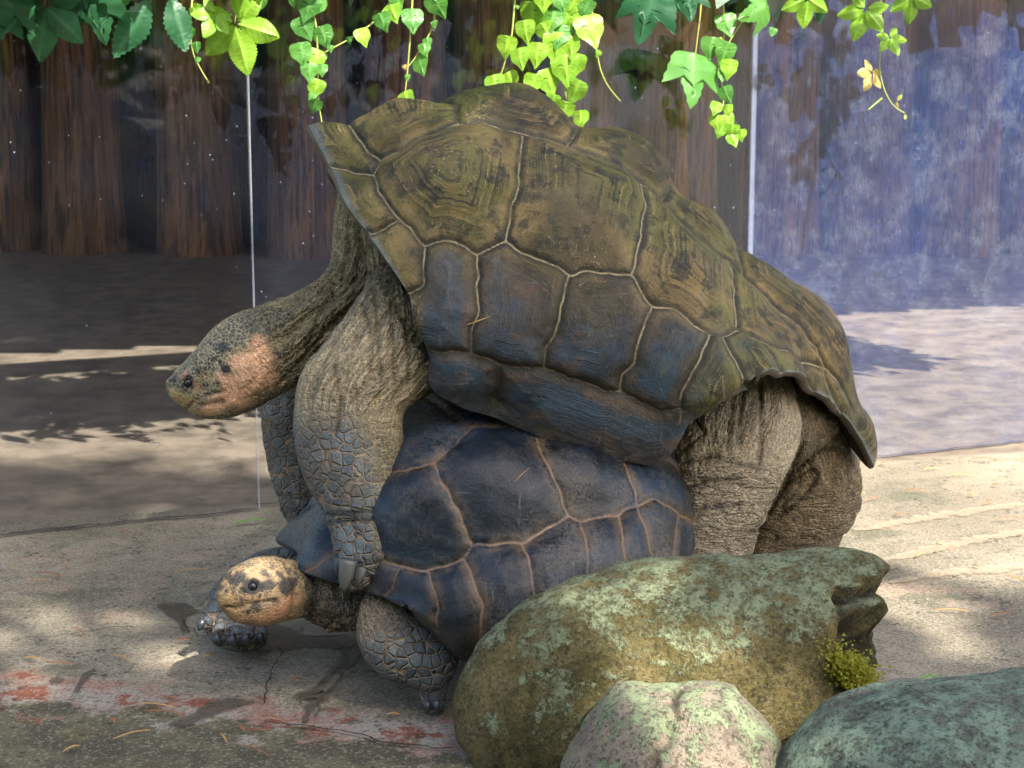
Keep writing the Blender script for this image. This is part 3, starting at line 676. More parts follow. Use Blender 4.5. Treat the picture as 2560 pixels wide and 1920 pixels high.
class Body:
    def __init__(s, tubes, voxel, iters):
        Vs, Fs, U, T, I = [], [], [], [], []; off = 0; s.names = [t[0] for t in tubes]
        for k, (nm, st, K) in enumerate(tubes):
            V, F, u, t = loft(st, K=K); Vs.append(V); Fs += [tuple(i+off for i in f) for f in F]; off += len(V)
            U.append(u); T.append(t); I.append(np.full(len(V), k))
        V = np.vstack(Vs); U = np.concatenate(U); T = np.concatenate(T); I = np.concatenate(I)
        me = npmesh('tmp', V, Fs); bm = bmesh.new(); bm.from_mesh(me); bmesh.ops.recalc_face_normals(bm, faces=bm.faces); bm.to_mesh(me); bm.free()
        o = link('tmp', me); md = o.modifiers.new('r', 'REMESH'); md.mode = 'VOXEL'; md.voxel_size = voxel
        md = o.modifiers.new('s', 'SMOOTH'); md.factor = .5; md.iterations = iters
        dg = bpy.context.evaluated_depsgraph_get(); em = bpy.data.meshes.new_from_object(o.evaluated_get(dg))
        bpy.data.objects.remove(o); s.me = em; n = len(em.vertices)
        s.V = np.empty(n*3, np.float32); em.vertices.foreach_get('co', s.V); s.V = s.V.reshape(-1, 3).astype(float)
        kd = kdtree.KDTree(len(V))
        for i, v in enumerate(V): kd.insert(v, i)
        kd.balance(); ix = np.array([kd.find(v)[1] for v in s.V])
        nn = np.empty(n*3, np.float32); em.vertices.foreach_get('normal', nn); s.V = s.V+.0035*nn.reshape(-1, 3); s.u = U[ix]; s.th = T[ix]; s.id = I[ix]
        ed = np.empty(len(em.edges)*2, np.int32); em.edges.foreach_get('vertices', ed); ed = ed.reshape(-1, 2); cnt = np.bincount(ed.ravel(), minlength=n)+1.
        for it in range(7):
            for nm in ('u', 'th'):
                a = getattr(s, nm); b = a.copy(); np.add.at(b, ed[:, 0], a[ed[:, 1]]); np.add.at(b, ed[:, 1], a[ed[:, 0]]); setattr(s, nm, b/cnt)
        s.net = np.full(n, .40); s.wl = np.zeros(n); s.wt = np.zeros(n); s.refresh()
        s.col = np.zeros((n, 3)); s.big = np.zeros(n); s.cre = np.zeros(n); s.fine = np.ones(n)
    def refresh(s):
        s.me.vertices.foreach_set('co', s.V.astype(np.float32).ravel()); s.me.update()
        s.N = np.empty(len(s.V)*3, np.float32); s.me.vertices.foreach_get('normal', s.N); s.N = s.N.reshape(-1, 3).astype(float)
        s.bvh = bvhtree.BVHTree.FromPolygons(s.V.tolist(), [tuple(p.vertices) for p in s.me.polygons])
    def hit(s, px, py):
        d = ray(px, py); h = s.bvh.ray_cast(Vector(CAM), Vector(d))
        return (np.array(h[0]), np.array(h[1])) if h[0] else (None, None)
    def isin(s, *names): return np.isin(s.id, [i for i, n in enumerate(s.names) if n in names])
    def push(s, h): s.V = s.V+s.N*h[:, None]
    def smask(s, px, py, r, soft=.5):
        p, _ = s.hit(px, py)
        if p is None: return np.zeros(len(s.V))
        R = r*np.linalg.norm(p-CAM)/FPX; d = np.linalg.norm(s.V-p, axis=1)+.35*R*fbm(s.V*70, 3)
        return 1-sstep(d, R*(1-soft), R)
    def spot(s, px, py, r, col, a=1, soft=.5):
        m = (s.smask(px, py, r, soft)*a)[:, None]; s.col = s.col*(1-m)+np.array(col)*m
    def line(s, px, wid, depth, dark=1):
        q = []
        for x, y in resample(np.c_[np.array(px, float), np.zeros(len(px))], 40)[:, :2]:
            p, _ = s.hit(x, y)
            if p is not None: q.append(p)
        if not q: return
        q = np.array(q); d = np.full(len(s.V), 9.)
        for a in q: d = np.minimum(d, np.linalg.norm(s.V-a, axis=1))
        g = np.exp(-(d/wid)**2); s.push(-g*depth); s.cre = np.maximum(s.cre, g*dark)
    def done(s, root, base, mat):
        s.refresh(); me = s.me; me.vertices.foreach_set('co', (s.V-base).astype(np.float32).ravel()); me.update()
        me.polygons.foreach_set('use_smooth', np.ones(len(me.polygons), bool)); me.materials.clear(); me.materials.append(mat)
        for n, a in (('lu', s.u+s.id*3.3), ('lt', s.th), ('net', s.net), ('wl', s.wl), ('wt', s.wt), ('big', s.big), ('crease', np.clip(s.cre, 0, 1)), ('fine', s.fine)):
            at = me.attributes.new(n, 'FLOAT', 'POINT'); at.data.foreach_set('value', a.astype(np.float32))
        at = me.attributes.new('Col', 'FLOAT_COLOR', 'POINT'); at.data.foreach_set('color', np.c_[s.col, np.ones(len(s.V))].astype(np.float32).ravel())
        me.name = 'body'; print('body verts', len(s.V)); return link('body', me, root)

def folds(B, sel, kth, ku, amp, seed, sharp=4):
    q = np.stack([B.th*kth, B.u*ku, B.id*7.7+seed], -1); q = q+.30*np.stack([fbm(B.V*16+seed, 3)]*3, -1)
    v = (1-np.abs(fbm(q, 2)*1.7))
    c = np.clip(v, 0, 1)**sharp*sel; B.cre = np.maximum(B.cre, sstep(c, .72, 1.0)*.5*np.clip(amp/.008, 0, 1)); return -amp*c

SKIN = skin_mat('tortoise_skin'); MSH = shell_mat('olive_shell', True); FSH = shell_mat('slate_shell', False)
UND = simple_mat('shell_lining', (.075, .058, .034), .6); UNF = simple_mat('dark_shell_lining', (.03, .032, .032), .5)
CLW = simple_mat('claw_horn', (.085, .088, .075), .4); CLD = simple_mat('claw_dark', (.028, .032, .036), .35)
n = NT('eye_wet'); EYE = n.fin((.006, .007, .010), .06, None, .6)
def eye(root, base, B, px, py, rpx, name='eye'):
    p, nn = B.hit(px, py); r = rpx*np.linalg.norm(p-CAM)/FPX
    bm = bmesh.new(); bmesh.ops.create_uvsphere(bm, u_segments=20, v_segments=14, radius=r)
    bmobj(name, bm, EYE, root, Vector(p-nn*r*.3-base), True)
def claw(root, base, a, b, wid, mat, Y, Y2=None, curve=.25):
    A = PY(*a, Y); Bp = PY(*b, Y2 or Y); L = np.linalg.norm(Bp-A); t = (Bp-A)/L; f = np.array([0, -1., .25]); f -= t*f.dot(t); f /= np.linalg.norm(f); sd = np.cross(t, f)
    r = wid/FPX*Y/2; R = []; us = np.linspace(0, 1, 10); th = np.linspace(0, 2*math.pi, 14, endpoint=False)
    for u in us:
        c = A+t*L*u+f*curve*L*math.sin(u*math.pi)*.5; k = r*math.sqrt(max(1-(u**2.4), .006))*(1-.25*u)
        R.append([c+sd*k*math.cos(x)+f*k*.8*math.sin(x) for x in th])
    V = np.array(R).reshape(-1, 3)-base; F = [tuple(q) for q in gridfaces(10, 14, True)]+[tuple(range(14)), tuple(range(126, 140))[::-1]]
    me = npmesh('claw', V, F, mat); bm = bmesh.new(); bm.from_mesh(me); bmesh.ops.recalc_face_normals(bm, faces=bm.faces); bm.to_mesh(me); bm.free()
    link('claw', me, root)
def plastron(S, root, base, mat, s0, s1, drop):
    i0, i1 = int(S.NS*s0), int(S.NS*s1); idx = np.linspace(i0, i1, 30).astype(int)
    a = S.G[idx, S.NT-1]; b = S.G[idx, 0]; t = np.linspace(0, 1, 24)[None, :, None]
    g = a[:, None]*(1-t)+b[:, None]*t; g[..., 2] -= drop*np.sin(t[..., 0]*math.pi)
    V = S.wld(g).reshape(-1, 3)-base; link('plastron', npmesh('plastron', V, gridfaces(30, 24), mat), root)

# ------------------------------------------------------------------ the mounting tortoise
MB = PG(1780, 1610); MB = np.array([.12, 3.3, 0.])
male = empty('giant_tortoise', MB, 'large olive brown giant tortoise mounted on the slate blue one, pink cheeked head stretched forward', 'tortoise', None)
mk = [
 [(x, y, 0) for x, y in ((780,330),(805,312),(863,311),(918,299),(980,276),(1030,267),(1081,268),(1139,262),(1186,241),(1256,230),(1303,230),(1353,245),(1400,280),(1458,323),(1516,340),(1560,350),(1605,372),(1642,400),(1669,445),(1692,490),(1723,513),(1769,540),(1805,576),(1836,621),(1859,640),(1904,671),(1940,707),(1958,732),(2000,744),(2037,762),(2065,800),(2092,850),(2106,904),(2124,958),(2142,1020),(2164,1052),(2173,1089),(2170,1125),(2159,1159))],
 [(830,428,.10),(887,430,.12),(931,418,.15),(949,400,.16),(980,379,.17),(1030,350,.18),(1089,321,.185),(1147,303,.19),(1198,297,.19),(1244,307,.19),(1310,332,.19),(1361,342,.19),(1419,361,.19),(1477,381,.19),(1536,404,.19),(1606,450,.19),(1660,500,.185),(1700,545,.18),(1764,600,.175),(1810,645,.17),(1860,690,.165),(1920,745,.155),(1970,790,.145),(2020,830,.13),(2045,870,.12),(2063,920,.11),(2086,975,.10),(2110,1034,.085)],
 [(872,508,.20),(950,470,.235),(1100,450,.29),(1250,460,.31),(1400,500,.32),(1550,560,.32),(1700,660,.305),(1800,730,.28),(1880,790,.255),(1950,840,.22),(2010,885,.18),(2040,940,.165),(2070,1002,.14)],
 [(925,590,.27),(968,575,.285),(1030,585,.31),(1063,612,.325),(1136,615,.345),(1194,635,.355),(1262,625,.365),(1362,650,.375),(1420,680,.38),(1475,685,.38),(1579,700,.38),(1628,755,.375),(1692,785,.37),(1771,828,.355),(1844,835,.335),(1904,858,.31),(1958,885,.28),(1985,915,.26),(2005,948,.24)],
 [(988,676,.32),(1040,690,.34),(1110,740,.375),(1190,765,.395),(1300,780,.405),(1400,800,.41),(1500,820,.41),(1600,845,.41),(1680,875,.41),(1760,900,.41),(1840,910,.395),(1890,915,.375),(1927,934,.36)],
 [(1042,776,.35),(1075,850,.365),(1108,881,.375),(1181,885,.39),(1244,911,.395),(1316,922,.40),(1407,942,.40),(1511,979,.40),(1601,1006,.40),(1651,1030,.40),(1705,1022,.41),(1769,992,.42),(1836,963,.41),(1866,950,.40)],
 [(1050,800,.31),(1085,890,.33),(1095,965,.335),(1158,1008,.34),(1240,1040,.34),(1362,1076,.34),(1497,1117,.34),(1633,1140,.335),(1672,1100,.34),(1710,1045,.36),(1769,1006,.37),(1836,980,.37),(1866,968,.37)]]
ms = [
 [(828,420),(844,422),(887,430),(931,433)], [(931,433),(949,400),(980,379),(1030,350),(1089,321),(1147,303),(1198,297),(1244,307),(1310,332),(1361,342),(1419,361),(1477,381),(1536,404),(1606,450),(1660,500),(1700,545),(1764,600),(1810,645),(1860,690),(1920,745),(1970,790),(2020,830),(2045,870),(2063,920)],
 [(863,305),(880,325),(900,350),(920,380),(949,400)], [(1143,303),(1140,258)], [(1419,361),(1440,335),(1452,312)], [(1660,500),(1680,470),(1690,480)], [(1860,690),(1850,640),(1845,622)],
 [(931,433),(941,474),(968,509),(997,546),(1030,579),(1063,617),(1100,602),(1136,601),(1165,618),(1194,640),(1262,599),(1294,626),(1362,651),(1398,667),(1420,689),(1475,676),(1579,687),(1628,764),(1692,775),(1771,834),(1809,838),(1844,823),(1904,854),(1958,872),(2009,904),(2063,920),(2092,940),(2121,984),(2140,1020)],
 [(1307,334),(1295,467),(1264,595)], [(1608,452),(1618,504),(1604,581),(1579,687)], [(1812,646),(1836,680),(1841,816)],
 [(997,546),(964,568),(933,581),(900,588)], [(1063,617),(1059,716),(1027,732),(1000,738)], [(1194,640),(1192,716),(1194,784),(1179,820),(1181,884)], [(1420,689),(1407,753),(1393,829),(1364,868),(1362,922)],
 [(1628,764),(1601,852),(1583,911),(1556,933),(1552,985)], [(1771,834),(1746,911),(1705,979),(1700,1020)], [(1809,838),(1827,879),(1854,929),(1856,965)], [(1904,854),(1935,900),(1955,950)], [(2009,904),(2020,940),(2040,985)], [(2063,920),(2074,955),(2086,984),(2100,1040)],
 [(1060,870),(1108,881),(1131,875),(1181,881),(1244,911),(1316,922),(1362,918),(1407,942),(1452,954),(1511,979),(1552,981),(1601,1006),(1651,1030),(1705,1022)], [(1244,911),(1246,965),(1240,1006),(1238,1040)]]
MS = Shell(mk, (-.35, 3.38), math.radians(8), 430, 230, 5); MS.seams(ms)
MS.dress(.024, .0042, .008, 3.0)
tm = np.abs(MS.ts)/MS.tk[-1]
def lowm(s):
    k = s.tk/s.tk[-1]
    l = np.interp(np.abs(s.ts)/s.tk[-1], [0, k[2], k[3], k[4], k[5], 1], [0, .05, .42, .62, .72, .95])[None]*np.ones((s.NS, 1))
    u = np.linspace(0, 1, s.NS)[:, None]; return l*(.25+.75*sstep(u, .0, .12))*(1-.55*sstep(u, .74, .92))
MS.build(male, MB, MSH, UND, lowm)
plastron(MS, male, MB, UND, .12, .72, .03)
def mp(px, py, wv): return PP(px, py, MS.o+MS.L*wv, MS.L)[1]
tubes = [
 ('neck', [(735,400,870,520,3.38,1.15),(722,500,850,585,3.37,1.1),(706,585,825,640,3.35,.98),(640,632,745,720,3.33,.86),(582,655,678,792,3.32,.80),(540,670,640,830,3.31,.78),(495,689,590,860,3.30,.76),(452,720,528,888,3.295,.72),(420,762,468,902,3.29,.66),(390,794,424,893,3.285,.62),(368,818,390,870,3.28,.6)], 1.1573),
 ('leg', [(815,560,900,640,3.20,1),(768,650,935,735,3.17,.9),(703,738,947,812,3.14,.72),(655,802,892,868,3.12,.72),(640,880,868,892,3.11,.74),(640,950,866,945,3.10,.76),(660,1030,885,1030,3.08,.78),(698,1100,888,1105,3.055,.80),(720,1165,884,1170,3.035,.82),(722,1202,872,1208,3.025,.85),(726,1236,838,1242,3.015,.85),(732,1262,788,1272,3.005,.9)], 1.1573),
 ('flap', [(800,470,850,560,3.24,.8),(810,560,880,640,3.18,.7),(835,650,925,705,3.13,.6),(870,725,948,760,3.12,.6),(880,790,948,812,3.13,.6),(880,845,925,850,3.14,.6)], 1.1573),
 ('farleg', [(690,900,830,900,3.62,.8),(660,960,800,960,3.60,.8),(656,1030,790,1040,3.58,.8),(662,1100,790,1100,3.57,.8),(676,1175,795,1175,3.55,.8),(695,1240,800,1240,3.54,.85),(714,1300,800,1305,3.53,.9)], 1.0),
 ('hind', [(1740,900,1960,900,3.44,.8),(1716,1000,1985,1000,3.39,.62),(1690,1060,2000,1075,3.33,.55),(1672,1140,1984,1142,3.28,.5),(1680,1210,1954,1208,3.25,.55),(1678,1290,1914,1290,3.23,.65),(1666,1360,1884,1360,3.22,.72),(1650,1450,1880,1450,3.20,.8),(1640,1540,1900,1535,3.20,.85),(1630,1590,1905,1590,3.19,.9)], 1.0),
 ('farhind', [(1900,960,2070,1010,3.55,1),(1900,1040,2092,1072,3.56,.9),(1890,1120,2138,1135,3.58,.75),(1880,1190,2154,1200,3.60,.7),(1860,1265,2142,1275,3.61,.7),(1830,1335,2106,1332,3.62,.75),(1820,1410,2085,1400,3.62,.8),(1820,1500,2080,1500,3.62,.9)], 1.0),
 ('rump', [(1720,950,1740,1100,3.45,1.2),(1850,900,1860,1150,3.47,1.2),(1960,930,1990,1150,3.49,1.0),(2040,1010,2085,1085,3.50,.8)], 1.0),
 ('torso', [(945,470,1060,820,3.38,.6),(1150,400,1200,930,3.40,.75),(1450,520,1480,1030,3.45,.85),(1750,740,1700,1070,3.5,.9),(1900,860,1850,1050,3.52,.9)], 1.0)]
B = Body(tubes, .0047, 5)
px = proj(B.V); nk = B.isin('neck'); lg = B.isin('leg', 'farleg'); hd = B.isin('hind', 'farhind', 'rump'); fp = B.isin('flap', 'torso')
neckfade = nk*(1-sstep(B.u, .38, .60)); skull = nk*sstep(B.u, .5, .64)
h = folds(B, neckfade+fp*.8, 6.5, 2.0, .013, 2.0, 5)+folds(B, nk*(1-sstep(B.u, .6, .75)), 12, 4, .003, 8.0, 4)
h += folds(B, lg*(1-sstep(B.u, .30, .5)), 6, 2.5, .006, 5.0, 5)+folds(B, lg*sstep(B.u, .60, .72), 1.2, 26, .006, 4.0, 4)
h += folds(B, hd*(1-sstep(B.u, .35, .5)), 5, 1.6, .005, 9.0, 5)+folds(B, hd*sstep(B.u, .28, .45), 1.4, 14, .006, 3.0, 5)
h += .004*fbm(B.V*22, 4)
B.push(h); B.refresh()
tone = fbm(B.V*9, 4)[:, None]
B.wl = nk*(1-sstep(B.u, .40, .55))*.62+lg*(1-sstep(B.u, .32, .5))*.8+fp*.9+hd*(1-sstep(B.u, .3, .5))*.62; B.wt = lg*sstep(B.u, .15, .3)*.55+hd*sstep(B.u, .25, .45)*.72+nk*sstep(B.u, .30, .45)*(1-sstep(B.u, .80, .86))*.62
B.col = np.array([.125, .104, .056])*(1+.6*tone); B.col[hd] = (np.array([.185, .148, .098])*(1+.6*tone))[hd]
B.col[B.isin('farhind', 'rump')] *= np.array([.62, .55, .46])  # far hind leg and rump browner, with their shadow put into the skin colour
olv = (fp+nk*(1-sstep(B.u, 0, .3)))[:, None]; B.col = B.col*(1-.6*olv)+np.array([.185, .145, .055])*.6*olv
lo = (B.isin('leg')*sstep(B.u, .08, .2)*(1-sstep(B.u, .3, .5)))[:, None]; B.col = B.col*(1-.55*lo)+np.array([.30, .235, .145])*.6*lo
lf = sstep(fbm(B.V*5+4, 3), -.1, .3)
front = sstep(-B.N[:, 0], -.62, .05)
B.big = np.clip(B.isin('leg')*sstep(B.u, .30, .46)*(front*.9+.2*sstep(B.u, .7, .8))+B.isin('farleg')*.8+B.isin('hind')*sstep(B.u, .5, .7)*sstep(-B.N[:, 0], .1, .7)*.6, 0, 1)
# head pigment
pk, dk, tan = (.46, .245, .15), (.018, .021, .026), (.22, .165, .085)
for q in ((660,800,60),(610,815,75),(560,850,60),(520,880,50),(485,915,45),(450,945,40),(700,790,45)): B.spot(*q, (.055, .060, .045), .85)
pk2 = (.60, .34, .20)
for q in ((598,905,40),(640,900,52),(625,955,58),(585,990,50),(540,1015,40),(515,1030,26),(660,950,48),(675,900,40),(645,862,34),(690,960,30),(570,955,32),(610,1010,40),(560,935,22)): B.spot(*q, pk2, .9, .8)
for q in ((590,960,45),(560,990,40),(680,930,25)): B.spot(*q, pk, .5, .9)
for q in ((450,1000,30),(432,985,20),(475,1005,22),(480,1030,18),(500,1035,16)): B.spot(*q, (.27, .185, .065), .85)
for q in ((556,869,24),(533,908,27),(436,946,20),(542,962,15),(515,965,12),(497,930,14),(580,880,12)): B.spot(*q, dk, .88, .5)
for q in ((466,936,11),(490,965,10),(548,940,14)): B.spot(*q, (.52, .27, .19), .85)
pv = proj(B.V); mo = nk*sstep(fbm(B.V*85, 3), .04, .14)*sstep(pv[:, 0], 655, 700)*(1-sstep(pv[:, 0], 735, 765))*sstep(pv[:, 1], 825, 850); B.col = B.col*(1-.8*mo[:, None])+np.array([.03, .032, .028])*.8*mo[:, None]
B.spot(564, 924, 17, (.010, .010, .014), 1, .3)
B.fine = np.where(skull > .5, .5, 1.0)
lum = B.col.sum(1); B.net = np.where(skull > .3, np.where(B.col[:, 0] > .3, .12, np.where(B.col.sum(1) < .085, .10, .6)), .40)
for q in ((472,957,19),(462,968,12),(480,946,12)): B.spot(*q, (.006, .006, .009), .97, .3)
B.push(-.005*B.smask(470, 956, 14)+.0045*(B.smask(470, 950, 30)-B.smask(470, 956, 16))+.006*B.smask(500, 905, 45, .9)-.005*B.smask(500, 975, 30, .9)-.004*B.smask(445, 925, 26, .9)+.006*B.smask(640, 930, 70, .9)+.003*B.smask(445, 985, 25, .9))
B.line([(466,1024),(478,1008),(492,997),(522,986),(560,978)], .0026, .0055)
B.line([(505,1012),(530,1010),(556,1004)], .0045, .004, .75)
B.line([(421,966),(445,976),(470,984)], .002, .002, .5)
B.spot(424, 955, 4, (.01, .01, .01), 1, .3)
# skin creases that can be told apart
for ln in (((900,620),(880,760),(800,870),(770,905)),((870,560),(855,700),(790,800)),((935,720),(940,820),(955,960)),((975,760),(985,860),(985,960)),((1010,800),(1025,880),(1020,960)),((905,760),(930,840),(925,930)),((860,700),(800,780),(760,900)),((835,915),(850,1000),(840,1080))):
    B.line(ln, .0032, .0055, .75)
for ln in (((1720,1020),(1760,1080),(1700,1130)),((1690,1230),(1760,1205),(1850,1195)),((1684,1290),(1760,1270),(1850,1262)),((1700,1160),(1780,1140),(1890,1170)),((1860,960),(1850,1050),(1845,1110)),((1900,960),(1905,1060),(1900,1170)),((2010,1110),(1970,1200),(1925,1280),(1885,1330)),((1960,1215),(2030,1175),(2045,1190),(2010,1245),(1950,1290)),((1990,1180),(2040,1130),(2090,1120)),((770,1290),(880,1285),(1015,1265)),((790,1310),(900,1300),(1015,1285))):
    B.line(ln, .0036, .006, .85)
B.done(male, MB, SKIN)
eye(male, MB, B, 470, 957, 14)
claw(male, MB, (872,1400), (858,1478), 48, CLW, 2.965, 2.955, .1); claw(male, MB, (905,1420), (893,1462), 30, CLW, 2.985, 2.975, .1)
claw(male, MB, (845,1395), (842,1440), 24, CLD, 3.0, 2.99, .1)

# ------------------------------------------------------------------ the tortoise below
FB = np.array([0., 3.25, 0.])
fem = empty('giant_tortoise', FB, 'smaller slate blue giant tortoise lying underneath on the concrete, mottled tan head beside the boulder', 'tortoise')
fk = [
 [(x, y, 0) for x, y in ((757,1385),(790,1300),(850,1205),(930,1110),(1020,1035),(1130,1000),(1250,995),(1380,998),(1500,1012),(1600,1045),(1690,1105),(1750,1180),(1790,1270),(1800,1330))],
 [(700,1340,-.12),(735,1297,-.14),(795,1262,-.15),(900,1255,.16),(980,1160,.18),(1084,1090,.19),(1182,1066,.19),(1300,1062,.19),(1420,1075,.19),(1520,1085,.18),(1610,1110,.17),(1690,1160,.15),(1750,1240,.13),(1780,1330,.1)],
 [(885,1466,.18),(905,1385,.2),(960,1300,.235),(1060,1230,.27),(1180,1200,.285),(1300,1185,.29),(1420,1180,.285),(1520,1172,.27),(1600,1175,.25),(1670,1205,.225),(1730,1265,.2),(1760,1340,.17)],
 [(945,1486,.235),(975,1428,.26),(1037,1420,.285),(1135,1405,.31),(1182,1372,.32),(1264,1356,.325),(1331,1342,.325),(1420,1300,.32),(1503,1291,.315),(1562,1274,.305),(1593,1262,.3),(1644,1250,.28),(1700,1290,.25),(1735,1360,.21)],
 [(990,1503,.28),(1040,1480,.305),(1088,1478,.33),(1190,1450,.35),(1320,1400,.36),(1468,1365,.36),(1565,1350,.35),(1625,1345,.33),(1690,1375,.29),(1715,1405,.26)],
 [(1030,1524,.31),(1050,1540,.32),(1098,1578,.34),(1145,1597,.36),(1250,1590,.38),(1400,1540,.39),(1520,1490,.38),(1600,1455,.36),(1680,1435,.31),(1705,1430,.28)],
 [(1040,1540,.28),(1060,1562,.285),(1108,1605,.29),(1160,1645,.3),(1250,1650,.31),(1400,1595,.32),(1520,1535,.31),(1600,1485,.3),(1680,1455,.27),(1700,1447,.25)]]
fs = [
 [(900,1250),(960,1180),(1018,1177),(1049,1167),(1084,1156)], [(762,1432),(815,1400),(870,1350),(900,1250)], [(1084,1156),(1119,1128),(1151,1095),(1182,1066)], [(1182,1066),(1241,1058),(1335,1062),(1420,1075),(1520,1086),(1610,1112),(1690,1162),(1750,1245),(1762,1300)], [(1182,1066),(1119,1028),(1090,1000)], [(1420,1075),(1430,1030),(1440,1000)], [(1610,1112),(1640,1080),(1650,1070)],
 [(1084,1156),(1112,1220),(1151,1291),(1182,1363)], [(1182,1363),(1233,1363),(1264,1355),(1307,1361),(1331,1342),(1390,1314),(1420,1291),(1452,1303),(1503,1291),(1548,1289),(1562,1271),(1593,1260),(1644,1242),(1700,1290),(1740,1300),(1762,1300)],
 [(1335,1062),(1345,1110),(1366,1150),(1394,1216),(1420,1291)], [(1593,1260),(1586,1220),(1566,1162),(1540,1090)], [(1593,1260),(1613,1310),(1633,1381),(1650,1450)], [(1548,1289),(1562,1354),(1566,1397),(1570,1470)], [(1452,1303),(1464,1350),(1468,1408),(1480,1510)], [(1307,1361),(1323,1401),(1331,1440),(1345,1560)],
 [(1182,1363),(1161,1395),(1135,1408),(1068,1426),(1037,1424),(986,1412),(950,1400),(910,1370),(880,1330),(866,1320)], [(1161,1395),(1182,1451),(1204,1499),(1200,1600)], [(1068,1426),(1084,1479),(1092,1522),(1085,1575)], [(994,1420),(978,1471),(959,1490),(945,1510)], [(910,1370),(890,1420),(870,1460)], [(1700,1290),(1690,1360),(1690,1435)]]
FS = Shell(fk, (-.35, 3.19), math.radians(17), 300, 165, 4); FS.seams(fs)
FS.dress(.012, .0028, .006, 8.0)
def lowf(s):
    return np.interp(np.abs(s.ts)/s.tk[-1], [0, s.tk[4]/s.tk[-1], s.tk[5]/s.tk[-1], 1], [0, .6, .95, 1])[None]*np.ones((s.NS, 1))
FS.build(fem, FB, FSH, UNF, lowf); plastron(FS, fem, FB, UNF, .1, .9, .05)
tubes = [
 ('neck', [(960,1440,985,1570,3.12,1.0),(880,1428,905,1572,3.12,1.0),(820,1418,832,1570,3.115,1.0),(775,1412,782,1553,3.11,1.0),(742,1408,748,1540,3.10,.95),(706,1401,706,1546,3.085,.9),(660,1399,660,1556,3.065,.86),(618,1411,616,1557,3.045,.8),(585,1432,582,1546,3.03,.74),(562,1462,564,1524,3.02,.62)], 1.0),
 ('flap', [(800,1480,800,1560,3.10,.7),(815,1500,815,1578,3.10,.6),(840,1500,840,1572,3.10,.6)], 1.0),
 ('leg', [(925,1490,975,1480,3.06,1),(903,1525,992,1508,3.03,.8),(897,1578,1035,1536,3.01,.75),(915,1638,1092,1568,3.0,.72),(964,1688,1136,1612,2.995,.72),(1024,1712,1142,1662,2.99,.75),(1048,1722,1120,1708,2.99,.9),(1054,1748,1112,1744,2.99,.9),(1064,1768,1108,1766,2.99,.9)], 1.0),
 ('farleg', [(790,1380,800,1450,3.36,.8),(720,1371,742,1445,3.36,.8),(650,1384,682,1480,3.355,.75),(590,1420,645,1515,3.345,.7),(540,1465,640,1540,3.335,.6),(514,1512,655,1568,3.32,.5),(508,1550,664,1580,3.305,.45),(515,1578,664,1596,3.295,.42)], 1.0),
 ('toe', [(520,1545,545,1560,3.27,1),(500,1552,526,1562,3.26,1),(497,1562,514,1572,3.255,1)], 1.0),
 ('toe', [(535,1560,570,1562,3.27,.9),(532,1580,566,1585,3.25,.9),(534,1600,558,1603,3.24,.9)], 1.0),
 ('toe', [(572,1560,606,1562,3.27,.9),(568,1582,604,1586,3.25,.9),(572,1602,596,1606,3.24,.9)], 1.0),
 ('toe', [(608,1562,640,1562,3.27,.9),(600,1584,640,1586,3.25,.9),(602,1600,634,1604,3.24,.9)], 1.0),
 ('toe', [(638,1562,666,1562,3.28,.9),(638,1582,668,1584,3.26,.9),(640,1596,664,1600,3.25,.9)], 1.0),
 ('torso', [(900,1430,930,1560,3.2,.9),(1050,1290,1060,1590,3.24,.8),(1250,1180,1250,1610,3.3,.75),(1480,1180,1470,1560,3.37,.8),(1650,1240,1620,1490,3.42,.9)], 1.0)]
B = Body(tubes, .0042, 4)
nk = B.isin('neck', 'flap'); lg = B.isin('leg'); fl = B.isin('farleg', 'toe')
h = folds(B, nk*(1-sstep(B.u, .44, .54)), 2.0, 13, .008, 2.0, 4)+folds(B, nk*(1-sstep(B.u, .4, .5)), 5, 2, .004, 6.0, 4)+folds(B, lg*(1-sstep(B.u, .2, .4)), 5, 4, .004, 5.0, 4)+.003*fbm(B.V*24, 4)
B.push(h); B.refresh(); tone = fbm(B.V*11, 4)[:, None]
B.wt = nk*(1-sstep(B.u, .44, .54))*.9; B.wl = lg*(1-sstep(B.u, .25, .4))*.6
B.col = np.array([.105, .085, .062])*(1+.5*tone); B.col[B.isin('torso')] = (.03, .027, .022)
hs = nk*sstep(B.u, .44, .53)
B.col = B.col*(1-hs[:, None])+np.array([.25, .155, .075])*(1+.8*tone)*hs[:, None]
B.big = np.clip(lg*sstep(B.u, .22, .38)+fl*1.0, 0, 1); B.col[lg & (B.u < .3)] = (.115, .085, .058)
dk = (.012, .014, .018); pk = (.52, .25, .14)
for q in ((710,1512,36),(690,1535,34),(735,1500,28),(560,1480,9),(600,1548,26),(650,1548,26)): B.spot(*q, pk, .8, .7)
for q in ((565,1500,26),(585,1530,22),(640,1535,20)): B.spot(*q, (.40, .235, .08), .7)
for q in ((597,1440,22),(583,1455,14),(675,1463,15),(712,1470,26),(659,1432,12),(700,1438,14),(634,1468,24),(650,1490,10),(605,1500,9),(640,1520,20),(690,1500,12),(610,1455,10),(735,1455,16),(720,1425,18),(620,1530,11)): B.spot(*q, dk, .9, .45)
pv = proj(B.V); mo = hs*sstep(fbm(B.V*75, 4), .0, .10)*(1-sstep(pv[:, 1], 1470, 1500)*.75); B.col = B.col*(1-.85*mo[:, None])+np.array([.022, .020, .018])*.85*mo[:, None]
tp = hs*(1-sstep(pv[:, 1], 1405, 1450))*.5; B.col = B.col*(1-tp[:, None])+np.array([.09, .07, .04])*tp[:, None]
B.push(-.003*B.smask(632, 1465, 16)+.002*(B.smask(632, 1465, 26)-B.smask(632, 1465, 17)))
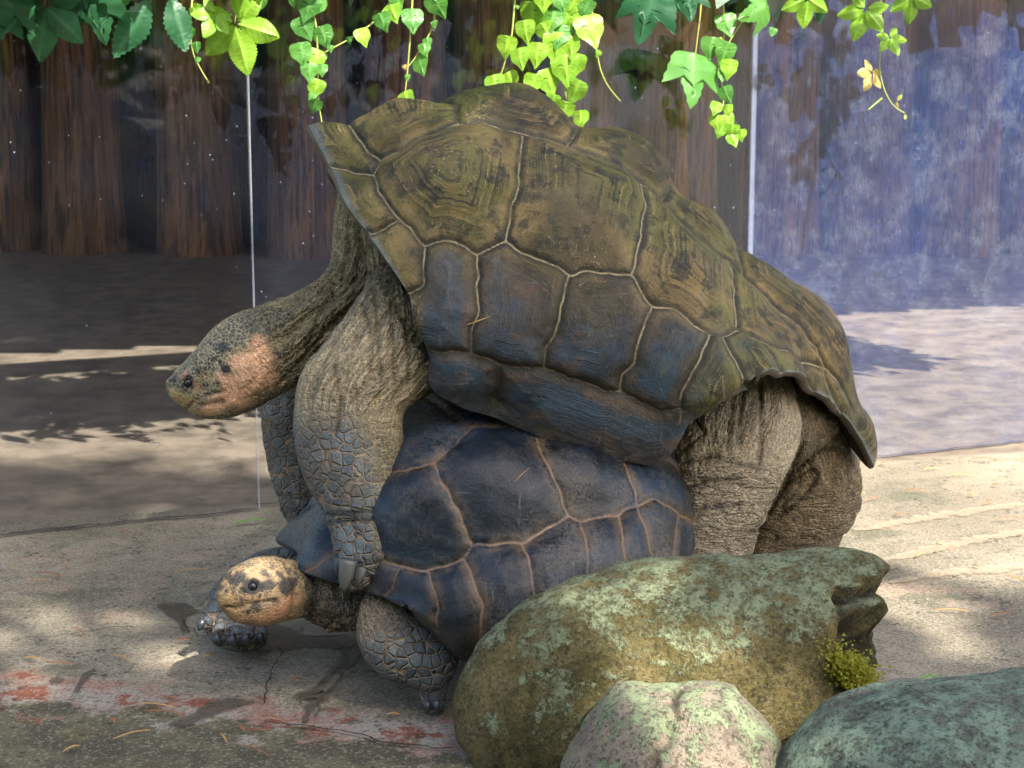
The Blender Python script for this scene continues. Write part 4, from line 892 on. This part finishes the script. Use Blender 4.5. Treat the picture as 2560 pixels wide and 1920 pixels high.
B.line([(562,1518),(590,1520),(616,1510),(659,1506),(686,1500)], .0028, .0055)
B.line([(715,1410),(735,1460),(730,1530)], .004, .003, .4); B.line([(770,1420),(790,1470),(775,1545)], .004, .004, .6)
B.line([(556,1592),(560,1570)], .004, .004, .8); B.line([(570,1600),(570,1570)], .003, .004, .8); B.line([(602,1605),(604,1572)], .003, .004, .8)
B.spot(566, 1477, 5, (.01, .01, .01), 1, .3); B.spot(559, 1482, 4, (.01, .01, .01), 1, .3)
for q in ((632,1466,25),(612,1476,13),(655,1470,13)): B.spot(*q, (.008, .009, .013), .95, .35)
B.fine = np.where(hs > .5, .5, .8); B.net = np.where(B.col.sum(1) < .12, .08, .45)
B.done(fem, FB, SKIN)
eye(fem, FB, B, 632, 1466, 14)
for a, b, wd, Y in (((508,1548),(496,1578),26,3.235),((536,1586),(551,1618),32,3.215),((576,1590),(590,1620),32,3.215),((612,1590),(622,1614),34,3.225),((650,1586),(655,1606),26,3.24),((1068,1752),(1072,1782),22,2.955),((1090,1750),(1096,1784),24,2.955)):
    claw(fem, FB, a, b, wd, CLD, Y, Y-.01, .35)

# ================================================================== BOULDERS
def rock_mat(name, cols, lich, lamt, seed):
    n = NT(name); p = n.map(n.pos(), loc=(seed, seed*1.7, 0)); nz = n.new('SeparateXYZ', {0: n.new('NewGeometry').outputs['Normal']}).outputs[2]
    n1 = n.noise(p, 5, 6, .65); n2 = n.noise(p, 24, 6, .75); n3 = n.noise(p, 190, 4, .85); n4 = n.noise(n.map(p, loc=(4, 4, 4)), 11, 7, .78)
    c = n.mix(n.ramp(n1, .38, .62), cols[0], cols[1]); c = n.mix(n.mul(n.ramp(n2, .5, .66), .8), c, cols[2])
    lm_ = n.ramp(n.add(n4, n.mul(nz, .30)), lamt+.08, lamt+.13); lm_ = n.mul(lm_, n.ramp(n2, .40, .52))
    c = n.mix(n.mul(lm_, .85), c, n.mix(n.ramp(n2, .45, .62), lich, tuple(min(1, x*1.5) for x in lich)))
    c = n.mix(n.mul(n.ramp(n3, .54, .64), .7), c, (.022, .020, .016)); c = n.mix(n.mul(n.ramp(n3, .42, .34), .28), c, (.38, .34, .24))
    gr = n.new('SeparateColor', {0: n.vor(p, 210, 'F1', 1, 'Color')}).outputs[0]
    c = n.mix(n.mul(n.ramp(gr, .80, .86), .45), c, (.030, .027, .018)); c = n.mix(n.mul(n.ramp(gr, .12, .07), .16), c, (.44, .40, .28))
    c = n.mix(n.mul(n.ramp(n.noise(p, 3.2, 5, .7), .55, .66), .6), c, cols[1])
    c = n.mix(n.mul(n.attr('dark'), .95), c, (.016, .012, .011))
    h = n.add(n.mul(n2, 1.1), n.add(n.add(n.mul(n3, .6), n.mul(gr, .22)), n.mul(lm_, .25)))
    return n.fin(c, .88, n.bump(h, 1., .018), .25)
def rock(outline, cpx, Y0, T, mat, seed, amp, label, darkfn=None):
    c = np.array(cpx, float); o = np.array(outline, float); an = np.arctan2(o[:, 1]-c[1], o[:, 0]-c[0]); ix = np.argsort(an); o = o[ix]; an = an[ix]
    A, R = 200, 64; th = np.linspace(-math.pi, math.pi, A, endpoint=False)
    rad = np.interp(th, np.r_[an[-1]-2*math.pi, an, an[0]+2*math.pi], np.r_[np.hypot(*(o[-1]-c)), np.hypot(*(o-c).T), np.hypot(*(o[0]-c))])
    ph = np.linspace(-math.pi/2, math.pi/2, 2*R+1); C = PY(*c, Y0); V = []
    sx = np.array([1., 0, 0]); up = UP
    pr = rad/FPX*Y0
    for q in ph:
        k = np.cos(q)**.85 if abs(q) < math.pi/2-.001 else 0.002
        d = np.stack([np.cos(th)*pr*k, np.zeros(A), -np.sin(th)*pr*k], -1)
        pt = C+d[:, 0:1]*sx+d[:, 2:3]*up; pt = pt+np.array([0, 1., 0])*(math.sin(q)*T); V.append(pt)
    V = np.array(V).reshape(-1, 3); nrm = V-C; nrm /= np.linalg.norm(nrm, axis=1)[:, None]
    h = amp*1.3*fbm(V*5+seed, 5)-amp*1.0*np.abs(fbm(V*9+seed, 4))+amp*.25*fbm(V*40+seed, 4)
    dk = np.zeros(len(V))
    if darkfn is not None: dk, hh = darkfn(V); h = h+hh
    V = V+nrm*h[:, None]
    base = np.array([C[0], C[1], 0.]); F = gridfaces(2*R+1, A, True)[:, ::-1]
    return link('boulder', npmesh('boulder', V-base, F, mat, True, {'dark': dk}), None, base, label=label, category='boulder', group=None)
R1 = [(1109,1770),(1125,1700),(1165,1610),(1215,1545),(1250,1510),(1340,1462),(1447,1427),(1562,1405),(1678,1385),(1782,1376),(1875,1380),(1956,1380),(2014,1366),(2083,1357),(2153,1360),(2210,1376),(2254,1402),(2248,1435),(2228,1480),(2235,1560),(2224,1640),(2216,1720),(2180,1800),(2025,1920),(1740,2000),(1450,2010),(1250,1970),(1150,1900),(1115,1830)]
def r1dark(V):
    p = proj(V); fr = sstep(V[:, 1], 2.97, 2.90); rough = fbm(V*26, 4); fine = fbm(V*70, 3)
    g = np.exp(-(np.abs((p[:, 0]-2185-.10*(1550-p[:, 1]))/66)**2.6+np.abs((p[:, 1]-1555)/118)**2.6))
    cr = np.exp(-((p[:, 1]-(1478-.40*(p[:, 0]-2150))+rough*30)/17)**2)*sstep(p[:, 0], 2085, 2125)
    d = np.clip(g*(.95+1.7*rough+.8*fine), 0, 1)
    return np.clip(np.maximum(d, cr*.95)*fr, 0, 1), (-.055*g*(.6+1.2*rough)-.030*cr)*fr
rock(R1, (1690, 1690), 2.84, .155, rock_mat('boulder_olive_lichen', ((.115, .098, .028), (.27, .21, .085), (.045, .042, .015)), (.26, .30, .17), .56, 1.0), 2.0, .012,
     'large lichen green boulder with a dark broken end in front of the slate blue tortoise', r1dark)
R2 = [(1384,1907),(1425,1846),(1473,1770),(1541,1716),(1590,1718),(1630,1723),(1705,1716),(1767,1699),(1855,1709),(1903,1757),(1978,1852),(2010,1930),(1980,2050),(1700,2120),(1450,2080),(1380,1990)]
def r2dark(V):
    p = proj(V); r = fbm(V*24, 4); g = np.exp(-((p[:, 0]-1705+.42*(p[:, 1]-1730)+r*55)/24)**2)*(V[:, 1] < 2.62); return np.clip(g*(.55+1.2*r), 0, 1), -.010*g
rock(R2, (1690, 1900), 2.60, .13, rock_mat('boulder_pale_lichen', ((.30, .25, .19), (.46, .37, .27), (.14, .11, .08)), (.27, .33, .18), .58, 5.0), 7.0, .010,
     'small pale boulder with a dark seam resting against the large lichen green boulder', r2dark)
R3 = [(1900,1960),(1971,1859),(2033,1791),(2115,1750),(2210,1723),(2347,1712),(2470,1702),(2560,1692),(2700,1680),(2850,1730),(2920,1900),(2800,2150),(2450,2260),(2050,2200),(1900,2080)]
rock(R3, (2400, 1960), 2.50, .20, rock_mat('boulder_blue_green', ((.13, .145, .115), (.27, .27, .21), (.055, .065, .055)), (.23, .31, .22), .50, 9.0), 4.0, .008,
     'smooth blue green boulder lying below the dark broken end of the large boulder')
# moss tuft on the large boulder
MOSS = leaf_mat('moss', (.22, .22, .012), (.42, .38, .02), (.6, .55, .02))
mc = PY(2135, 1690, 2.735); N = 5200
pts = mc+np.stack([rng.normal(0, .015, N), rng.normal(0, .012, N), rng.normal(0, .020, N)], 1)
pts[:, 0] += .55*(mc[2]-pts[:, 2]); pts = pts[fbm(pts*60, 3) > -.12]; N = len(pts)
leaf_cloud('moss_tuft', pts, np.tile([0, -.6, .8], (N, 1)), .0048, MOSS, label='yellow green tuft of moss in the dark broken end of the boulder', category='moss', kind='stuff')

# ================================================================== HANGING VINES
def vine(stems, leaves, label, d=.15, group=None, bark=False, srad=.0022):
    b0 = PW(stems[0][0][0], stems[0][0][1], d)
    e = empty('hanging_vine', b0, label, 'vine', group)
    for s in stems:
        p = [PW(x, y, d+random.uniform(-.006, .006)) for x, y in s]; p = resample(p, max(12, len(p)*6), 1.6)
        V, F = sweep(p, np.linspace(srad*1.25, srad*.6, len(p)), 6); link('stem', npmesh('stem', V-b0, F, BARK if bark else STEM), e)
    for L in leaves:
        x, y, s, kind, m = L[:5]; rot = L[5] if len(L) > 5 else random.uniform(-28, 28)
        top = 0 if kind == 'creeper' else .45*s
        a = math.radians(rot); px, py = x-math.sin(a)*top*.0+0, y-top*math.cos(a)
        q = PW(px, py, d+random.uniform(.005, .035)); sz = s/FPX*q[1]*(1.08 if kind == 'heart' else 1.0)
        o = link('leaf', leaf_of(kind, m, random.randrange(3)), e, Vector(q-b0))
        o.rotation_mode = 'XYZ'
        o.rotation_euler = (random.uniform(-.45, .25), a, random.uniform(-.55, .55)); o.scale = (sz,)*3
    return e
H = 'heart'
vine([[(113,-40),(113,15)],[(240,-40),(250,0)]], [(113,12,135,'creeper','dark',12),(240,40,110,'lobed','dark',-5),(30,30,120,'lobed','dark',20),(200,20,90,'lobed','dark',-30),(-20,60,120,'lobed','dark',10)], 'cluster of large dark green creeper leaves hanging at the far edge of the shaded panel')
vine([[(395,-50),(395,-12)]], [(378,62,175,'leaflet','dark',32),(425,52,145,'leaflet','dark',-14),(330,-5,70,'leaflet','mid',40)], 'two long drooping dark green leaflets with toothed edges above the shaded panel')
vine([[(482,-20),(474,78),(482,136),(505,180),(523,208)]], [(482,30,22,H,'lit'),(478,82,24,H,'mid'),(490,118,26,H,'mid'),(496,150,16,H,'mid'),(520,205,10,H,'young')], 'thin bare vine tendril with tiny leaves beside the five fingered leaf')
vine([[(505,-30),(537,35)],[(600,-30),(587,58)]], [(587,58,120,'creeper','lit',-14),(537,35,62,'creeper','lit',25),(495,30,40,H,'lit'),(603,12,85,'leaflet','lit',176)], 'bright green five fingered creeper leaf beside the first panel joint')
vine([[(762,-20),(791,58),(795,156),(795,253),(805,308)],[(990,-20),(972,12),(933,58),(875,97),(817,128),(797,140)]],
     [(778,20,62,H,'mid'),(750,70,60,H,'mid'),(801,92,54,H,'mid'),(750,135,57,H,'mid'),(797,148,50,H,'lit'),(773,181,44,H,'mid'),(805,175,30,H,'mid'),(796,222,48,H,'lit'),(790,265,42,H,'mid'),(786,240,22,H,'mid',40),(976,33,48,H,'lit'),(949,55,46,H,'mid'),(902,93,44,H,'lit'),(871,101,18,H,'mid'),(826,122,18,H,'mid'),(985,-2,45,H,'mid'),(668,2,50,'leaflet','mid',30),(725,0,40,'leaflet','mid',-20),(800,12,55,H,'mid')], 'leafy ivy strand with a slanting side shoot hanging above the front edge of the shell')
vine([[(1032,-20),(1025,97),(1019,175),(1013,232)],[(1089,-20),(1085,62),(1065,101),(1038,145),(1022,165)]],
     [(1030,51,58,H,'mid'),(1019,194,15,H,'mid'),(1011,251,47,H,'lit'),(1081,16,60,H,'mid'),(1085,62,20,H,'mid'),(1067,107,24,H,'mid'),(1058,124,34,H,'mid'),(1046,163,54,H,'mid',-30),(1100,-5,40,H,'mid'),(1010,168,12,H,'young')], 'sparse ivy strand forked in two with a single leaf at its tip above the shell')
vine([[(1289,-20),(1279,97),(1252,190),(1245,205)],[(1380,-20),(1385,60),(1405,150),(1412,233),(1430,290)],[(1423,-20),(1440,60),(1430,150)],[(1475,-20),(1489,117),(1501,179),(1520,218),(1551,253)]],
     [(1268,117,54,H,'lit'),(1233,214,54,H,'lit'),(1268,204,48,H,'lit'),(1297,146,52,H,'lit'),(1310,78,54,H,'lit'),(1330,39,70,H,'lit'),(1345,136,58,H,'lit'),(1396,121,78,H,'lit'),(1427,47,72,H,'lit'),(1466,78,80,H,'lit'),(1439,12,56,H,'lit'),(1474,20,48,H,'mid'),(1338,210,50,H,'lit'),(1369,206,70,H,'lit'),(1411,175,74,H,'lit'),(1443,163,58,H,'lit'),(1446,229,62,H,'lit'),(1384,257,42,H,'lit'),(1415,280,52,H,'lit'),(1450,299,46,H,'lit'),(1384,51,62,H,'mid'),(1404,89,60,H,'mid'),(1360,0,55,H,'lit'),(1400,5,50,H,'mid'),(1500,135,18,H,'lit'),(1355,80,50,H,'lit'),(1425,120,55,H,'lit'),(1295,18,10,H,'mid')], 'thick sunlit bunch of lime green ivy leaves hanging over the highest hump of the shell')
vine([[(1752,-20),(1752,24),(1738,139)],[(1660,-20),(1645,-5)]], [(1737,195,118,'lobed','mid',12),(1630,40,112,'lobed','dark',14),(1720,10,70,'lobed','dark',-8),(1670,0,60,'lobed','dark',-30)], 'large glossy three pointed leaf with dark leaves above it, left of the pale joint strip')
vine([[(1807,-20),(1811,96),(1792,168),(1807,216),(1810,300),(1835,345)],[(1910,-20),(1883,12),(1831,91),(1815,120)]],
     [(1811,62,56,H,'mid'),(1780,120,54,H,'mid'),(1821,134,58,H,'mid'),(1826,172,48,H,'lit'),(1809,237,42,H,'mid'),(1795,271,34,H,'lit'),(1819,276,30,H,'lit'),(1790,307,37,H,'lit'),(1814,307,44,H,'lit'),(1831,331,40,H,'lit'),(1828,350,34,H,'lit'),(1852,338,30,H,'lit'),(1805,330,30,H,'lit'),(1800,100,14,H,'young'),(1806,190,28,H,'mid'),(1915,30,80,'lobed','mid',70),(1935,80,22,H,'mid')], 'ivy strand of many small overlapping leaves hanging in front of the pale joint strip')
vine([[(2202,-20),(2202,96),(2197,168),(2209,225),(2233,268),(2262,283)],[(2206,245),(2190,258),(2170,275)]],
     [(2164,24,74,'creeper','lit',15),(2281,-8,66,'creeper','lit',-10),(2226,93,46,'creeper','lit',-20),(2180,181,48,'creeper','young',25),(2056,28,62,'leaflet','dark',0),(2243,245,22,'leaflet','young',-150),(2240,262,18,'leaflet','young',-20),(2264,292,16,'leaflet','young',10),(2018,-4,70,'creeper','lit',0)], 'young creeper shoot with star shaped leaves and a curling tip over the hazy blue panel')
# a creeper strand that hangs further out, its shadow falls down the hazy panel
sh = [PW(x, y, .01)+SDIR*1.25 for x, y in ((2088,-10),(2085,120),(2080,300),(2058,400),(2035,520),(2013,628))]
e = empty('hanging_vine', sh[0], 'long creeper strand hanging farther out from the beam, above the star leaved shoot', 'vine')
V, F = sweep(resample(sh, 40, 2), .004, 6); link('stem', npmesh('stem', V-sh[0], F, BARK), e)
for x, y, s, r in ((2020,215,75,20),(2090,280,48,0),(2130,190,70,-15),(2027,385,62,30),(2060,130,60,0),(2120,70,60,-20)):
    q = PW(x, y, .01)+SDIR*1.25; o = link('leaf', leaf_of('creeper', 'dark', random.randrange(3)), e, Vector(q-sh[0])); k = s/FPX*4.6; o.scale = (k, k, k); o.rotation_euler = (-.2, math.radians(r), .35)

# ================================================================== LITTER
STW = simple_mat('dry_straw', (.34, .20, .065), .7); STB = simple_mat('dead_leaf', (.22, .09, .035), .7)
def husk(L, wd):
    u = np.linspace(0, 1, 8); ww = wd*np.sin(u*math.pi*.92+.12); z = .004*np.sin(u*math.pi)+.002
    V = [(L*(t-.5), s*k, h+(.0018 if s == 0 else 0)) for t, k, h in zip(u, ww, z) for s in (-1, 0, 1)]; return V, gridfaces(8, 3)[:, ::-1]
hm = [npmesh('straw', *husk(*a), m, True) for a in ((.05, .0022), (.032, .0034), (.022, .0040), (.065, .0016)) for m in (STW, STB)]
LOOK = ['tan straw bit', 'reddish brown straw bit', 'short tan husk', 'short reddish brown husk', 'small rounded tan husk', 'small rounded reddish husk', 'long thin tan straw', 'long thin reddish straw']
def litter(px, py, k, ang, where):
    q = PG(px, py, .005); o = link('dry_straw', hm[k % 8], None, q, label=LOOK[k % 8]+' lying on the concrete '+where, category='straw', group=LOOK[k % 8]+'s '+where); o.rotation_euler.z = ang
for i, (x, y) in enumerate(((168,1418),(120,1438),(95,1455),(145,1442),(37,1425),(310,1332),(475,1430),(200,1583),(305,1648),(150,1663),(82,1650),(460,1605),(520,1645),(740,1704),(395,1768),(410,1785),(560,1850),(685,1800),(180,1875),(605,1826),(985,1790),(280,1805),(330,1840),(640,1880))):
    litter(x, y, i, random.uniform(-1.2, 1.2), 'around the resting head')
for i, (x, y) in enumerate(((2290,1230),(2430,1240),(2180,1250),(2150,1235),(2490,1215),(2330,1175),(2210,1160),(2400,1190),(2470,1260),(2350,1360),(2520,1300),(2300,1390),(2440,1420),(2540,1450),(2250,1290),(2380,1530),(2500,1540),(2540,1170),(2460,1150))):
    litter(x, y, i*3+1, random.uniform(-1.0, 1.0), 'beside the sunlit panel foot')
n = NT('green_bit'); GRN = simple_mat('green_sprig', (.10, .26, .03), .5)
for (x, y, a, s, lb) in ((620,1307,.5,1.5,'green conifer sprig lying on the concrete by the shaded panel foot'),(2315,1700,.6,1.1,'small fresh green leaf blade lying beside the blue green boulder')):
    o = link('green_sprig', npmesh('green_sprig', *husk(.055, .0035), GRN), None, PG(x, y, .006), label=lb, category='sprig'); o.rotation_euler.z = a; o.scale = (s, s, 1)
# needles caught on the animals
for (x, y, ang, Y, lb) in ((1197,800,-.35,None,'orange pine needle stuck on the olive shell'),):
    pp_ = proj(MS.wld(MS.G)); k = np.unravel_index(np.argmin(((pp_[:, MS.NH:]-np.array([x, y]))**2).sum(-1)), (MS.NS, MS.NT-MS.NH)); q = MS.wld(MS.G[k[0], k[1]+MS.NH])+(MS.N[k[0], k[1]+MS.NH, 1])*MS.L*.004
    V, F = sweep(np.array([q+np.array([-.018, -.004, -.006]), q+np.array([0, -.004, 0]), q+np.array([.018, -.004, .007])]), [.0008, .0013, .0006], 6)
    link('pine_needle', npmesh('pine_needle', V-q, F, STW), None, q, label=lb, category='needle')
pp_ = proj(FS.wld(FS.G)); k = np.unravel_index(np.argmin(((pp_[:, FS.NH:]-np.array([1302, 1193]))**2).sum(-1)), (FS.NS, FS.NT-FS.NH)); q = FS.wld(FS.G[k[0], k[1]+FS.NH])+np.array([0, -.004, .003])
V, F = sweep(np.array([q+np.array([-.011, -.003, -.010]), q, q+np.array([.012, 0, .011])]), [.0008, .0012, .0006], 6)
link('pine_needle', npmesh('pine_needle', V-q, F, STW), None, q, label='tan straw stuck on the slate blue shell', category='needle')
